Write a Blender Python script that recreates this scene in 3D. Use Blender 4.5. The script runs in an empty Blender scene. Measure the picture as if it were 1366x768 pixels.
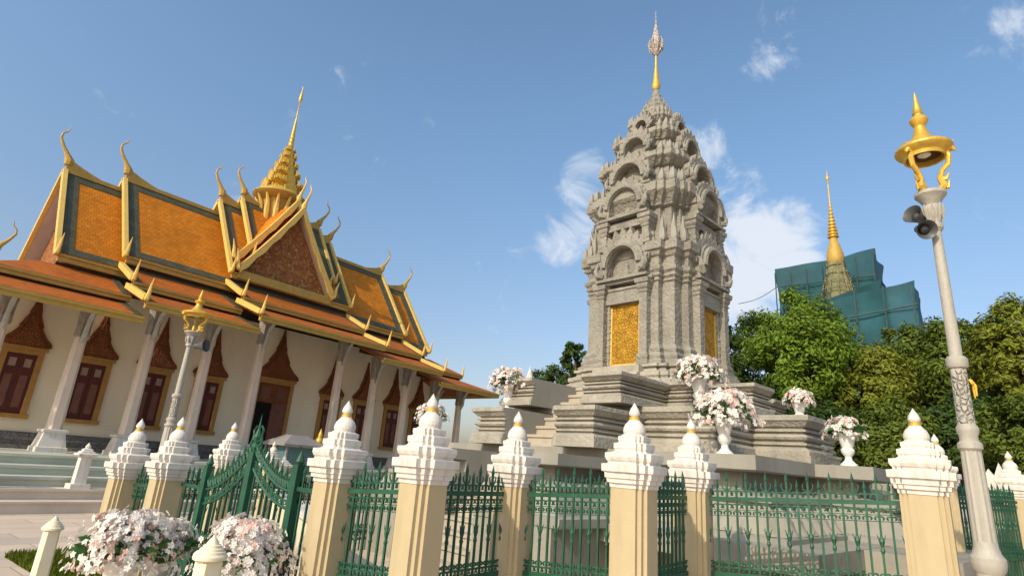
import bpy, math, random
from mathutils import Vector, Matrix, noise
R = math.radians
rnd = random.Random(7)
scene = bpy.context.scene
COL = scene.collection

# ------------------------------------------------------------------ camera
cd = bpy.data.cameras.new("camera")
cam = bpy.data.objects.new("camera", cd)
COL.objects.link(cam)
PIT, ROLL, YAW, FPX, EYE = R(17.13), R(4.331), R(39.107), 763.44, 1.65
fw = Vector((math.cos(YAW)*math.cos(PIT), math.sin(YAW)*math.cos(PIT), math.sin(PIT)))
rt = Vector((math.sin(YAW), -math.cos(YAW), 0)); up = rt.cross(fw)
r2 = math.cos(ROLL)*rt + math.sin(ROLL)*up
u2 = -math.sin(ROLL)*rt + math.cos(ROLL)*up
m = Matrix((r2, u2, -fw)).transposed().to_4x4()
m.translation = Vector((0, 0, EYE))
cam.matrix_world = m
cd.sensor_width = 36.0
cd.lens = FPX/1366*36
cd.clip_start = 0.1
cd.clip_end = 2000
scene.camera = cam

# ------------------------------------------------------------------ sky and sun
SUN_EL, SUN_AZ = 34.0, 181.5      # azimuth of the sun, counter-clockwise from +X
world = bpy.data.worlds.new("World"); scene.world = world
world.use_nodes = True
nt = world.node_tree; N = nt.nodes; L = nt.links
bg = N["Background"]
sky = N.new("ShaderNodeTexSky"); sky.sky_type = 'NISHITA'; sky.sun_disc = False
sky.sun_elevation = R(SUN_EL); sky.sun_rotation = R(90-SUN_AZ)
sky.air_density = 1.0; sky.dust_density = 2.2; sky.ozone_density = 1.0
tc = N.new("ShaderNodeTexCoord")
def wnode(t, **k):
    n = N.new(t)
    for a, v in k.items(): setattr(n, a, v)
    return n
def cloud(direction, radius, soft, amount):
    d = Vector(direction).normalized()
    dp = wnode("ShaderNodeVectorMath", operation='DOT_PRODUCT'); L.new(tc.outputs['Generated'], dp.inputs[0]); dp.inputs[1].default_value = d
    mr = wnode("ShaderNodeMapRange"); mr.interpolation_type = 'SMOOTHSTEP'
    mr.inputs['From Min'].default_value = math.cos(R(radius)); mr.inputs['From Max'].default_value = math.cos(R(radius*soft))
    mr.inputs['To Max'].default_value = amount
    L.new(dp.outputs['Value'], mr.inputs['Value'])
    return mr.outputs['Result']
acc = None
for d, rad, soft, am in [((.91, .23, .34), 7.5, .1, 1.0), ((.93, .28, .29), 7, .1, .9), ((.85, .24, .46), 4.2, .1, .55), ((.81, .29, .50), 4.0, .1, .6),
                         ((.77, .16, .62), 4.0, .1, .42), ((.735, .175, .655), 3.0, .1, .4), ((.75, .46, .47), 4.2, .1, .75), ((.79, .49, .37), 5.5, .1, .65),
                         ((.83, -.10, .55), 3.4, .1, .4), ((.80, .40, .46), 5, .1, .6), ((.88, .17, .30), 5, .1, .6)]:
    o = cloud(d, rad, soft, am)
    if acc is None: acc = o
    else:
        mx = wnode("ShaderNodeMath", operation='MAXIMUM'); L.new(acc, mx.inputs[0]); L.new(o, mx.inputs[1]); acc = mx.outputs[0]
nz = wnode("ShaderNodeTexNoise"); nz.inputs['Scale'].default_value = 9.0; nz.inputs['Detail'].default_value = 9; nz.inputs['Roughness'].default_value = .62
nz.inputs['Distortion'].default_value = .55
mp = wnode("ShaderNodeMapping"); mp.inputs['Scale'].default_value = (1, 1, 1.25); L.new(tc.outputs['Generated'], mp.inputs[0]); L.new(mp.outputs[0], nz.inputs['Vector'])
sub = wnode("ShaderNodeMath", operation='MULTIPLY_ADD'); L.new(nz.outputs['Fac'], sub.inputs[0]); sub.inputs[1].default_value = 2.6; sub.inputs[2].default_value = -1.72
ad = wnode("ShaderNodeMath", operation='ADD'); L.new(sub.outputs[0], ad.inputs[0]); L.new(acc, ad.inputs[1])
mr = wnode("ShaderNodeMapRange"); mr.interpolation_type = 'SMOOTHSTEP'
mr.inputs['From Min'].default_value = -.10; mr.inputs['From Max'].default_value = .60; mr.inputs['To Max'].default_value = .92
L.new(ad.outputs[0], mr.inputs['Value'])
tint = wnode("ShaderNodeMix", data_type='RGBA'); tint.blend_type = 'MULTIPLY'; tint.inputs[0].default_value = 1
sep = wnode("ShaderNodeSeparateXYZ"); L.new(tc.outputs['Generated'], sep.inputs[0])
hz = wnode("ShaderNodeMapRange"); hz.interpolation_type = 'SMOOTHSTEP'; hz.inputs['From Min'].default_value = -.02; hz.inputs['From Max'].default_value = .62
L.new(sep.outputs['Z'], hz.inputs['Value'])
hc = wnode("ShaderNodeMix", data_type='RGBA'); hc.inputs[6].default_value = (.72, .66, .66, 1); hc.inputs[7].default_value = (.86, 1.0, 1.02, 1); L.new(hz.outputs[0], hc.inputs[0])
L.new(sky.outputs[0], tint.inputs[6]); L.new(hc.outputs[2], tint.inputs[7])
mix = wnode("ShaderNodeMix", data_type='RGBA')
L.new(mr.outputs[0], mix.inputs[0]); L.new(tint.outputs[2], mix.inputs[6]); mix.inputs[7].default_value = (3.7, 3.95, 4.35, 1)
L.new(mix.outputs[2], bg.inputs['Color'])
bg.inputs['Strength'].default_value = 0.15
sd = bpy.data.lights.new("sun", 'SUN'); sd.energy = 2.3; sd.angle = R(.6); sd.color = (1, .88, .70)
sun = bpy.data.objects.new("sun", sd); COL.objects.link(sun)
sv = Vector((math.cos(R(SUN_EL))*math.cos(R(SUN_AZ)), math.cos(R(SUN_EL))*math.sin(R(SUN_AZ)), math.sin(R(SUN_EL))))
sun.rotation_euler = sv.to_track_quat('Z', 'Y').to_euler()
scene.view_settings.view_transform = 'Standard'
scene.view_settings.look = 'None'
scene.view_settings.exposure = 0.54
scene.view_settings.gamma = 1.0
scene.cycles.max_bounces = 6

# ------------------------------------------------------------------ materials
def mat(name, col, rough=.7, metal=0, var=.12, vscale=3.0, bump=0, bscale=20, kind='noise', spec=.3, island=0, dirt=None, dscale=1.2, dmix=.5, trans=0, wave=None, streak=None, tile=None, alpha=1):
    mt = bpy.data.materials.new(name); mt.use_nodes = True
    t = mt.node_tree; n = t.nodes; l = t.links
    b = n["Principled BSDF"]
    b.inputs['Roughness'].default_value = rough; b.inputs['Metallic'].default_value = metal
    b.inputs['Specular IOR Level'].default_value = spec
    co = n.new("ShaderNodeTexCoord")
    nz = n.new("ShaderNodeTexNoise"); nz.inputs['Scale'].default_value = vscale; nz.inputs['Detail'].default_value = 6
    l.new(co.outputs['Object'], nz.inputs['Vector'])
    hv = n.new("ShaderNodeMix"); hv.data_type = 'RGBA'
    c = Vector(col)
    hv.inputs[6].default_value = (*(c*(1-var)), 1); hv.inputs[7].default_value = (*[min(1, x) for x in c*(1+var)], 1)
    mrr = n.new("ShaderNodeMapRange"); mrr.inputs['From Min'].default_value = .3; mrr.inputs['From Max'].default_value = .7
    l.new(nz.outputs['Fac'], mrr.inputs['Value'])
    if island:
        g = n.new("ShaderNodeNewGeometry")
        mx = n.new("ShaderNodeMix"); mx.data_type = 'FLOAT'; mx.inputs[0].default_value = island
        l.new(mrr.outputs[0], mx.inputs[2]); l.new(g.outputs['Random Per Island'], mx.inputs[3])
        l.new(mx.outputs[0], hv.inputs[0])
    else: l.new(mrr.outputs[0], hv.inputs[0])
    out = hv.outputs[2]
    if dirt:
        dn = n.new("ShaderNodeTexNoise"); dn.inputs['Scale'].default_value = dscale; dn.inputs['Detail'].default_value = 8; dn.inputs['Roughness'].default_value = .7
        l.new(co.outputs['Object'], dn.inputs['Vector'])
        dr = n.new("ShaderNodeMapRange"); dr.inputs['From Min'].default_value = .5; dr.inputs['From Max'].default_value = .75; dr.inputs['To Max'].default_value = dmix
        l.new(dn.outputs['Fac'], dr.inputs['Value'])
        dm = n.new("ShaderNodeMix"); dm.data_type = 'RGBA'; l.new(dr.outputs[0], dm.inputs[0]); l.new(out, dm.inputs[6]); dm.inputs[7].default_value = (*dirt, 1)
        out = dm.outputs[2]
    if streak:
        smp = n.new("ShaderNodeMapping"); smp.inputs['Scale'].default_value = (1, 1, .16); l.new(co.outputs['Object'], smp.inputs[0])
        sn = n.new("ShaderNodeTexNoise"); sn.inputs['Scale'].default_value = streak[3]; sn.inputs['Detail'].default_value = 5; l.new(smp.outputs[0], sn.inputs['Vector'])
        sr = n.new("ShaderNodeMapRange"); sr.inputs['From Min'].default_value = .5; sr.inputs['From Max'].default_value = .78; sr.inputs['To Max'].default_value = streak[4]; l.new(sn.outputs['Fac'], sr.inputs['Value'])
        sm = n.new("ShaderNodeMix"); sm.data_type = 'RGBA'; l.new(sr.outputs[0], sm.inputs[0]); l.new(out, sm.inputs[6]); sm.inputs[7].default_value = (*streak[:3], 1); out = sm.outputs[2]
    if tile:
        cx = n.new("ShaderNodeSeparateXYZ"); l.new(co.outputs['Object'], cx.inputs[0]); cb = n.new("ShaderNodeCombineXYZ"); l.new(cx.outputs[tile[2]], cb.inputs[0]); l.new(cx.outputs[tile[3] if len(tile) > 3 else 'Z'], cb.inputs[1])
        bk = n.new("ShaderNodeTexBrick"); bk.inputs['Scale'].default_value = 1; bk.inputs['Brick Width'].default_value = tile[0]; bk.inputs['Row Height'].default_value = tile[1]; bk.inputs['Mortar Size'].default_value = min(tile[1]*.10, .012); bk.inputs['Mortar Smooth'].default_value = .6
        bk.inputs['Color1'].default_value = (1.18, 1.15, 1.1, 1); bk.inputs['Color2'].default_value = (.80, .80, .82, 1); bk.inputs['Mortar'].default_value = (.45, .42, .42, 1)
        l.new(cb.outputs[0], bk.inputs['Vector']); tm = n.new("ShaderNodeMix"); tm.data_type = 'RGBA'; tm.blend_type = 'MULTIPLY'; tm.inputs[0].default_value = .8; l.new(out, tm.inputs[6]); l.new(bk.outputs['Color'], tm.inputs[7]); out = tm.outputs[2]
    l.new(out, b.inputs['Base Color'])
    if bump:
        bp = n.new("ShaderNodeBump"); bp.inputs['Strength'].default_value = bump; bp.inputs['Distance'].default_value = .03
        if kind == 'carve':
            v = n.new("ShaderNodeTexVoronoi"); v.feature = 'DISTANCE_TO_EDGE'; v.inputs['Scale'].default_value = bscale
            n2 = n.new("ShaderNodeTexNoise"); n2.inputs['Scale'].default_value = bscale*.7; n2.inputs['Detail'].default_value = 3
            ma = n.new("ShaderNodeVectorMath"); ma.operation = 'MULTIPLY_ADD'; ma.inputs[1].default_value = (.06,)*3
            l.new(n2.outputs['Color'], ma.inputs[0]); l.new(co.outputs['Object'], ma.inputs[2]); l.new(co.outputs['Object'], n2.inputs['Vector'])
            l.new(ma.outputs[0], v.inputs['Vector'])
            cl = n.new("ShaderNodeMapRange"); cl.inputs['From Max'].default_value = .25; l.new(v.outputs['Distance'], cl.inputs['Value'])
            l.new(cl.outputs[0], bp.inputs['Height'])
        elif kind == 'wave':
            w = n.new("ShaderNodeTexWave"); w.bands_direction = wave or 'Z'; w.inputs['Scale'].default_value = bscale; w.inputs['Distortion'].default_value = .6; w.inputs['Detail'].default_value = 1
            l.new(co.outputs['Object'], w.inputs['Vector']); l.new(w.outputs['Fac'], bp.inputs['Height'])
        else:
            n2 = n.new("ShaderNodeTexNoise"); n2.inputs['Scale'].default_value = bscale; n2.inputs['Detail'].default_value = 4
            l.new(co.outputs['Object'], n2.inputs['Vector']); l.new(n2.outputs['Fac'], bp.inputs['Height'])
        l.new(bp.outputs[0], b.inputs['Normal'])
    if alpha < 1: b.inputs['Alpha'].default_value = alpha
    if trans:
        tr = n.new("ShaderNodeBsdfTranslucent"); l.new(out, tr.inputs['Color'])
        ms = n.new("ShaderNodeMixShader"); ms.inputs[0].default_value = trans
        l.new(b.outputs[0], ms.inputs[1]); l.new(tr.outputs[0], ms.inputs[2]); l.new(ms.outputs[0], n["Material Output"].inputs[0])
    return mt
M = {}
M['stone'] = mat('carved_stone', (.37, .335, .27), .85, 0, .12, 2.2, .28, 9, 'carve', .2, dirt=(.19, .17, .14), dscale=1.3, dmix=.5, streak=(.13, .12, .10, 2.2, .5))
M['stone_fine'] = mat('finely_carved_stone', (.285, .26, .212), .85, 0, .12, 2.5, .42, 7.5, 'carve', .2, dirt=(.18, .165, .135), dscale=1.2, dmix=.5, streak=(.12, .11, .095, 2.6, .55))
M['stone_plain'] = mat('plain_stone', (.31, .285, .235), .85, 0, .10, 2, .15, 30, 'noise', .2, dirt=(.22, .20, .165), dscale=1.0, dmix=.5, streak=(.15, .14, .12, 2.5, .4))
M['step'] = mat('pale_step_stone', (.44, .375, .29), .8, 0, .08, 2, .1, 25, 'noise', .2, dirt=(.33, .28, .22), dscale=2, dmix=.5, streak=(.25, .22, .18, 3, .4))
M['base_stone'] = mat('pale_base_stone', (.34, .305, .24), .85, 0, .1, 2, .3, 12, 'noise', .2, dirt=(.22, .20, .17), dscale=1.4, dmix=.55, streak=(.17, .16, .13, 2.5, .5))
M['gold'] = mat('gilding', (.66, .40, .055), .42, .35, .16, 6, .15, 18, 'noise', .5, dirt=(.34, .19, .03), dscale=5, dmix=.6)
M['gold_paint'] = mat('yellow_gold_paint', (.46, .29, .065), .55, .1, .1, 5, .2, 16, 'noise', .3)
M['gold_bright'] = mat('bright_yellow_paint', (.72, .47, .12), .5, .05, .06, 5, .1, 16, 'noise', .3)
M['gold_carved'] = mat('carved_gilded_door', (.46, .235, .015), .5, .15, .3, 7, .8, 14, 'carve', .5)
M['tile'] = mat('orange_roof_tile', (.56, .185, .012), .65, 0, .12, 1.0, .15, 30, 'noise', .15, dirt=(.42, .13, .012), dscale=1.2, dmix=.5, tile=(.16, .10, 'X'))
M['tile_red'] = mat('red_orange_roof_tile', (.42, .115, .018), .65, 0, .12, 1.5, .15, 30, 'noise', .15, dirt=(.32, .085, .02), dscale=1.4, dmix=.45, tile=(.16, .055, 'X'))
M['tile_green'] = mat('dark_green_border_tile', (.085, .085, .05), .6, 0, .18, 3, .15, 30, 'noise', .3, tile=(.16, .10, 'X'))
M['wall'] = mat('cream_plaster', (.90, .775, .57), .85, 0, .03, 1, .04, 40, 'noise', .2, dirt=(.80, .68, .49), dscale=.8, dmix=.35, streak=(.62, .54, .42, 1.6, .3))
M['column'] = mat('pinkish_column_plaster', (.72, .58, .46), .8, 0, .06, 3, .05, 30, 'noise', .2, dirt=(.55, .45, .37), dscale=1.5, dmix=.4, streak=(.4, .33, .27, 6, .3))
M['dark_bracket'] = mat('weathered_bracket', (.36, .32, .27), .8, 0, .2, 6, .5, 14, 'carve', .2)
M['pale_bracket'] = mat('grey_bracket', (.50, .47, .42), .8, 0, .12, 6, .5, 14, 'carve', .2)
M['red_wood'] = mat('carved_red_brown_wood', (.23, .075, .022), .6, 0, .2, 5, .8, 12, 'carve', .3)
M['frame'] = mat('ochre_frame', (.40, .21, .055), .6, 0, .12, 5, .3, 16, 'noise', .3)
M['shutter'] = mat('dark_red_shutter', (.105, .022, .014), .5, 0, .15, 5, .1, 20, 'noise', .3)
M['shutter_panel'] = mat('red_brown_panel', (.20, .075, .05), .55, 0, .15, 5, .3, 24, 'noise', .3)
M['pane'] = mat('pale_panel', (.34, .22, .16), .5, 0, .15, 8, .1, 24, 'noise', .3)
M['fascia_shade'] = mat('painted_fascia_shade', (.03, .02, .012), .8, 0, .2, 5)  # near-black colour standing in for the shade under the fascias
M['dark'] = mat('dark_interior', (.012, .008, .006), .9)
M['gable'] = mat('red_carved_gable', (.34, .115, .035), .6, .1, .3, 8, 1.0, 11, 'carve', .3, dirt=(.70, .48, .16), dscale=9, dmix=1.0)
M['lilac'] = mat('pale_lilac_soffit', (.50, .41, .36), .7, 0, .08, 3)
M['plinth'] = mat('dark_grey_plinth', (.20, .185, .175), .8, 0, .25, 6, .6, 10, 'carve', .2)
M['terrace'] = mat('green_grey_marble', (.50, .51, .42), .7, 0, .10, 1.5, .05, 20, 'noise', .3, dirt=(.36, .36, .30), dscale=1.2, dmix=.5)
M['terrace_low'] = mat('cream_terrace', (.60, .51, .41), .75, 0, .08, 1.5, .05, 20, 'noise', .3, dirt=(.42, .36, .3), dscale=1.3, dmix=.5)
M['yellow'] = mat('pale_yellow_plaster', (.485, .385, .23), .8, 0, .05, 2, .06, 30, 'noise', .2, dirt=(.42, .33, .19), dscale=1.6, dmix=.45, streak=(.36, .28, .16, 7, .55))
M['white'] = mat('white_plaster', (.68, .625, .555), .75, 0, .05, 3, .10, 24, 'noise', .25, dirt=(.48, .43, .37), dscale=2.6, dmix=.5, streak=(.34, .30, .24, 9, .7))
M['cream'] = mat('cream_post_paint', (.80, .70, .50), .75, 0, .04, 3, .06, 30, 'noise', .25, dirt=(.62, .52, .36), dscale=3, dmix=.4)
M['iron'] = mat('green_painted_iron', (.018, .085, .045), .5, .05, .25, 5, .1, 40, 'noise', .4)
M['pole'] = mat('grey_painted_post', (.41, .375, .31), .6, .05, .08, 4, .2, 22, 'noise', .35, dirt=(.28, .26, .22), dscale=4, dmix=.5, streak=(.22, .2, .17, 9, .5))
M['pole_carved'] = mat('grey_cast_relief', (.42, .385, .32), .55, .1, .10, 4, .8, 16, 'carve', .4)
M['speaker'] = mat('grey_loudspeaker', (.09, .092, .09), .45, .2, .1, 4)
M['speaker_dark'] = mat('dark_loudspeaker', (.05, .05, .05), .6, .1, .1, 4)
M['glass'] = mat('frosted_lamp_glass', (.75, .72, .62), .25, 0, .05, 3)
M['urn'] = mat('white_urn', (.76, .72, .66), .6, 0, .04, 4, .08, 30, 'noise', .3)
M['bloom'] = mat('white_petals', (.80, .74, .67), .6, 0, .08, 3, island=.7, spec=.2, trans=.25)
M['bloom_pink'] = mat('pink_petals', (.78, .50, .42), .6, 0, .25, 3, island=.7, spec=.2, trans=.25)
M['bloom_leaf'] = mat('bouquet_leaves', (.06, .15, .035), .6, 0, .4, 3, island=.7, spec=.3, trans=.2)
M['pave'] = mat('pinkish_paving', (.57, .455, .355), .85, 0, .07, .8, .05, 20, 'noise', .2, dirt=(.45, .36, .28), dscale=.5, dmix=.5, tile=(1.2, .6, 'X', 'Y'))
M['grass'] = mat('grass', (.10, .13, .012), .8, 0, .4, 3, island=.6, spec=.1, trans=.2)
M['soil'] = mat('lawn_soil', (.07, .085, .015), .9, 0, .3, 4)
M['net'] = mat('teal_scaffold_net', (.045, .135, .155), .9, 0, .4, .45, .5, 2.0, 'noise', .05, dirt=(.03, .09, .097), dscale=.4, dmix=.6, trans=.25, streak=(.09, .155, .16, 1.2, .5), alpha=.72)
M['net_dark'] = mat('dark_teal_net', (.035, .10, .11), .9, 0, .35, .5, .5, 2, 'noise', .05, trans=.25, streak=(.08, .14, .145, 1.0, .5), alpha=.8)
M['pole_metal'] = mat('scaffold_pole', (.05, .085, .085), .7, .1, .2, 3)
M['bark'] = mat('bark', (.10, .075, .05), .9, 0, .3, 8, .6, 12, 'noise', .1)
def leafmat(nm, c, v=.5): return mat(nm, c, .55, 0, v, .35, island=.55, spec=.25, trans=.28)
M['leaf_bright'] = leafmat('bright_green_leaves', (.155, .235, .018))
M['leaf_dark'] = leafmat('dark_green_leaves', (.06, .105, .018))
M['leaf_yellow'] = leafmat('yellow_green_leaves', (.19, .215, .022), .5)
M['leaf_olive'] = leafmat('olive_green_leaves', (.13, .175, .022), .55)
M['bamboo'] = mat('weathered_scaffold_cover', (.20, .19, .10), .9, 0, .35, 1.5, .6, 5, 'carve', .1)
M['lining'] = mat('dark_bronze_lining', (.10, .055, .012), .6, .2, .2, 5)
M['ribbon'] = mat('orange_ribbon', (.85, .45, .05), .6)
M['kiosk_glass'] = mat('tinted_booth_glass', (.10, .19, .19), .15, 0, .1, 2, spec=.6)
M['booth_roof'] = mat('grey_booth_roof', (.26, .24, .23), .6, 0, .1, 3)
M['green_pot'] = mat('green_glazed_pot', (.05, .16, .10), .4)
M['rod'] = mat('silver_crown', (.50, .42, .36), .4, .4, .3, 12, .6, 20, 'carve', .5)

# ------------------------------------------------------------------ mesh building
class MB:
    def __init__(s): s.v = []; s.f = []
    def add(s, vs, fs, mx=None):
        k = len(s.v)
        if mx is not None: vs = [mx @ Vector(p) for p in vs]
        s.v += [tuple(p) for p in vs]; s.f += [tuple(i+k for i in f) for f in fs]; return s
    def box(s, x0, x1, y0, y1, z0, z1, mx=None):
        return s.add([(x0, y0, z0), (x1, y0, z0), (x1, y1, z0), (x0, y1, z0), (x0, y0, z1), (x1, y0, z1), (x1, y1, z1), (x0, y1, z1)],
                     [(3, 2, 1, 0), (4, 5, 6, 7), (0, 1, 5, 4), (1, 2, 6, 5), (2, 3, 7, 6), (3, 0, 4, 7)], mx)
    def loft(s, rings, mx=None, cap=True):
        n = len(rings[0]); vs = [p for r in rings for p in r]; fs = []
        for i in range(len(rings)-1):
            for j in range(n):
                a, b = i*n+j, i*n+(j+1) % n
                fs.append((a, b, b+n, a+n))
        if cap: fs.append(tuple(reversed(range(n)))); fs.append(tuple(range((len(rings)-1)*n, len(rings)*n)))
        return s.add(vs, fs, mx)
    def lathe(s, prof, n=20, mx=None, cap=True, flute=0):
        rings = []
        for r, z in prof:
            rings.append([(r*(1-flute*(j % 2))*math.cos(2*math.pi*j/n), r*(1-flute*(j % 2))*math.sin(2*math.pi*j/n), z) for j in range(n)])
        return s.loft(rings, mx, cap)
    def tube(s, path, rad, n=8, mx=None):
        path = [Vector(p) for p in path]
        if not hasattr(rad, '__len__'): rad = [rad]*len(path)
        rings = []; ref = None
        for i, p in enumerate(path):
            t = (path[min(i+1, len(path)-1)]-path[max(i-1, 0)]).normalized()
            if ref is None: ref = t.orthogonal().normalized()
            ref = (ref-t*ref.dot(t)).normalized(); b = t.cross(ref)
            rings.append([p+rad[i]*(math.cos(2*math.pi*j/n)*ref+math.sin(2*math.pi*j/n)*b) for j in range(n)])
        return s.loft(rings, mx)
    def prism(s, poly, a0, a1, frame, mx=None):
        # poly in (u,v); frame maps (u,v,w)->xyz ; extruded in w from a0 to a1
        n = len(poly); area = sum(poly[i][0]*poly[(i+1) % n][1]-poly[(i+1) % n][0]*poly[i][1] for i in range(n))
        vs = [frame(u, v, a0) for u, v in poly]+[frame(u, v, a1) for u, v in poly]
        fs = [tuple(reversed(range(n))), tuple(range(n, 2*n))]+[(i, (i+1) % n, (i+1) % n+n, i+n) for i in range(n)]
        return s.add(vs, fs, mx)
    def obj(s, name, m, parent=None, smooth=False, loc=None):
        me = bpy.data.meshes.new(name); me.from_pydata(s.v, [], s.f); me.update()
        import bmesh
        bm = bmesh.new(); bm.from_mesh(me); bmesh.ops.recalc_face_normals(bm, faces=bm.faces); bm.to_mesh(me); bm.free()
        if smooth:
            me.polygons.foreach_set('use_smooth', [True]*len(me.polygons))
            try: me.set_sharp_from_angle(angle=R(38))
            except Exception: pass
        me.materials.append(M[m])
        o = bpy.data.objects.new(name, me); COL.objects.link(o)
        if parent: o.parent = parent
        if loc: o.location = loc
        return o
def raw(name, vs, fs, m, parent=None):
    me = bpy.data.meshes.new(name); me.from_pydata(vs, [], fs); me.update(); me.materials.append(M[m])
    o = bpy.data.objects.new(name, me); COL.objects.link(o)
    if parent: o.parent = parent
    return o
def thing(name, label, cat, loc=(0, 0, 0), rz=0, group=None):
    o = bpy.data.objects.new(name, None); COL.objects.link(o); o.empty_display_size = .2
    o.location = loc; o.rotation_euler = (0, 0, rz); o['label'] = label; o['category'] = cat; o['kind'] = 'thing'
    if group: o['group'] = group
    return o
def tag(o, label, cat, group=None):
    o['label'] = label; o['category'] = cat
    if 'kind' not in o: o['kind'] = 'thing'
    if group: o['group'] = group
    return o
def sub(o, par):
    o.parent = par; return o
def dup(root, loc, rz, label, scale=1, group=None):
    r = root.copy(); COL.objects.link(r); r.location = loc; r.rotation_euler = (0, 0, rz); r.scale = (scale,)*3
    r['label'] = label
    if group: r['group'] = group
    for ch in list(root.children):
        c = ch.copy(); COL.objects.link(c); c.parent = r
        for g in list(ch.children):
            d = g.copy(); COL.objects.link(d); d.parent = c
    return r
def ray(px, py):
    return (px-683)/FPX*r2-(py-384)/FPX*u2+fw
def hd(px, py, d):
    v = ray(px, py); return Vector((0, 0, EYE))+v*(d/math.hypot(v.x, v.y))
def structure(o): o['kind'] = 'structure'; return o

# ------------------------------------------------------------------ ground
structure(MB().add([(-600, -600, 0), (900, -600, 0), (900, 900, 0), (-600, 900, 0)], [(0, 1, 2, 3)]).obj('ground', 'pave'))
structure(MB().add([(2.5, 3.0, .004), (3.3, 3.0, .004), (3.3, 10.37, .004), (2.5, 10.37, .004)], [(0, 1, 2, 3)]).obj('lawn_bed', 'soil'))
vs, fs = [], []
for i in range(16000):
    x, y = rnd.uniform(2.5, 3.32), rnd.uniform(5.2, 10.37)
    h = rnd.uniform(.05, .12); a = rnd.uniform(0, 6.28); w = .012
    dx, dy = w*math.cos(a), w*math.sin(a); k = len(vs)
    vs += [(x-dx, y-dy, 0), (x+dx, y+dy, 0), (x+rnd.uniform(-.04, .04), y+rnd.uniform(-.04, .04), h)]; fs.append((k, k+1, k+2))
g = raw('grass', vs, fs, 'grass'); g['kind'] = 'stuff'; tag(g, 'short green grass on the lawn beside the pavement', 'grass')
# pavement joints: thin darker strips of paving slabs
# ------------------------------------------------------------------ redented plan
def plan(p, q, p1, q1, c, o=0, s=1.0):
    p, q, p1, q1, c = [x*s+o for x in (p, q, p1, q1, c)]
    quad = [(p, -q), (p, q), (p1, q), (p1, q1), (c, q1), (c, c), (q1, c), (q1, p1), (q, p1), (q, p)]
    pts = []
    cur = quad[1:]
    for k in range(4):
        a = math.pi/2*k; ca, sa = round(math.cos(a)), round(math.sin(a))
        pts += [(x*ca-y*sa, x*sa+y*ca) for x, y in cur]
    return pts
def plan2(p, q, c, s=1.0):
    quad = [(p, q), (c, q), (c, c), (q, c), (q, p)]
    return [(s*(x*round(math.cos(math.pi/2*k))-y*round(math.sin(math.pi/2*k))), s*(x*round(math.sin(math.pi/2*k))+y*round(math.cos(math.pi/2*k)))) for k in range(4) for x, y in quad]
def ringz(pts, z): return [(x, y, z) for x, y in pts]
def rectring(x0, x1, y0, y1, z): return [(x0, y0, z), (x1, y0, z), (x1, y1, z), (x0, y1, z)]

# ------------------------------------------------------------------ SILVER HALL
XC = 12.0
hall = thing('temple_hall', 'cream temple hall with tiered orange roofs, gold gables and a golden spire', 'temple', (XC, 23.3, 0))
def H(mb, name, m, par=None, smooth=False):
    """builds in world coordinates, stored relative to the hall's base"""
    mb.v = [(x-XC, y-23.3, z) for x, y, z in mb.v]
    return mb.obj(name, m, par or hall, smooth)
# terrace: tiers rising from the pavement
ZT = 1.08
MBt = MB()
low = [(15.30, .23), (15.62, .45)]
for i, (y, z) in enumerate(low): pass
t = MB(); t.box(-14, 30, 15.30, 32, 0, .20).box(-14, 30, 15.27, 32, .20, .235)
t.box(-14, 30, 15.75, 31.5, .235, .40).box(-14, 30, 15.70, 31.5, .40, .455)
H(t, 'lower_terrace', 'terrace_low')
t = MB(); t.box(-14, 30, 16.3, 31, .455, .60).box(-14, 30, 16.25, 31, .60, .66)
t.box(-14, 30, 16.9, 30.6, .66, .80).box(-14, 30, 16.85, 30.6, .80, .86)
t.box(-14, 30, 17.6, 30, .86, 1.02).box(-14, 30, 17.52, 30.1, 1.02, ZT)
H(t, 'upper_terrace', 'terrace')
# wall and plinth
w = MB(); w.box(3.0, 20.9, 21.8, 24.8, ZT, 5.95); w.box(5.95, 17.65, 21.804, 24.796, 5.95, 6.5); w.box(9.3, 14.35, 21.808, 24.792, 6.5, 6.95); wall = H(w, 'wall', 'wall')
w = MB()
for y0, z0, z1 in [(21.52, ZT, 1.2), (21.6, 1.2, 1.33), (21.55, 1.33, 1.4), (21.66, 1.4, 1.5), (21.72, 1.5, 1.55)]:
    w.box(2.8-(21.8-y0), 21.1+(21.8-y0), y0, 24.8+(21.8-y0), z0, z1)
H(w, 'wall_plinth', 'plinth')
# columns
def column_parts(x, ztop, y=20.0, back=False):
    b = MB()
    b.loft([rectring(x-h, x+h, y-h, y+h, z) for h, z in [(.36, ZT), (.36, 1.2), (.32, 1.22), (.26, 1.5), (.25, 1.58), (.29, 1.6), (.29, 1.66), (.24, 1.68)]])
    c = MB()
    def oct(h, z):
        k = h*.55
        return [(x+a, y+b_, z) for a, b_ in [(h, -k), (h, k), (k, h), (-k, h), (-h, k), (-h, -k), (-k, -h), (k, -h)]]
    c.loft([oct(h, z) for h, z in [(.175, 1.66), (.16, 2.6), (.135, ztop-.9)]])
    co = H(c, 'column', 'column')
    bo = H(b, 'column_base', 'white', co)
    k = MB(); k.loft([oct(h, z) for h, z in [(.135, ztop-.9), (.17, ztop-.86), (.16, ztop-.6), (.17, ztop-.3), (.20, ztop-.05), (.20, ztop+.06)]])
    H(k, 'capital', 'dark_bracket', co)
    sg = -1 if y < 23 else 1
    k = MB(); k.tube([(x, y+sg*.17, ztop-1.05), (x, y+sg*.26, ztop-.85), (x, y+sg*.30, ztop-.6), (x, y+sg*.42, ztop-.35), (x, y+sg*.72, ztop-.05)], [.05, .075, .06, .07, .05], 7)
    H(k, 'bracket', 'pale_bracket', co, True)
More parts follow.
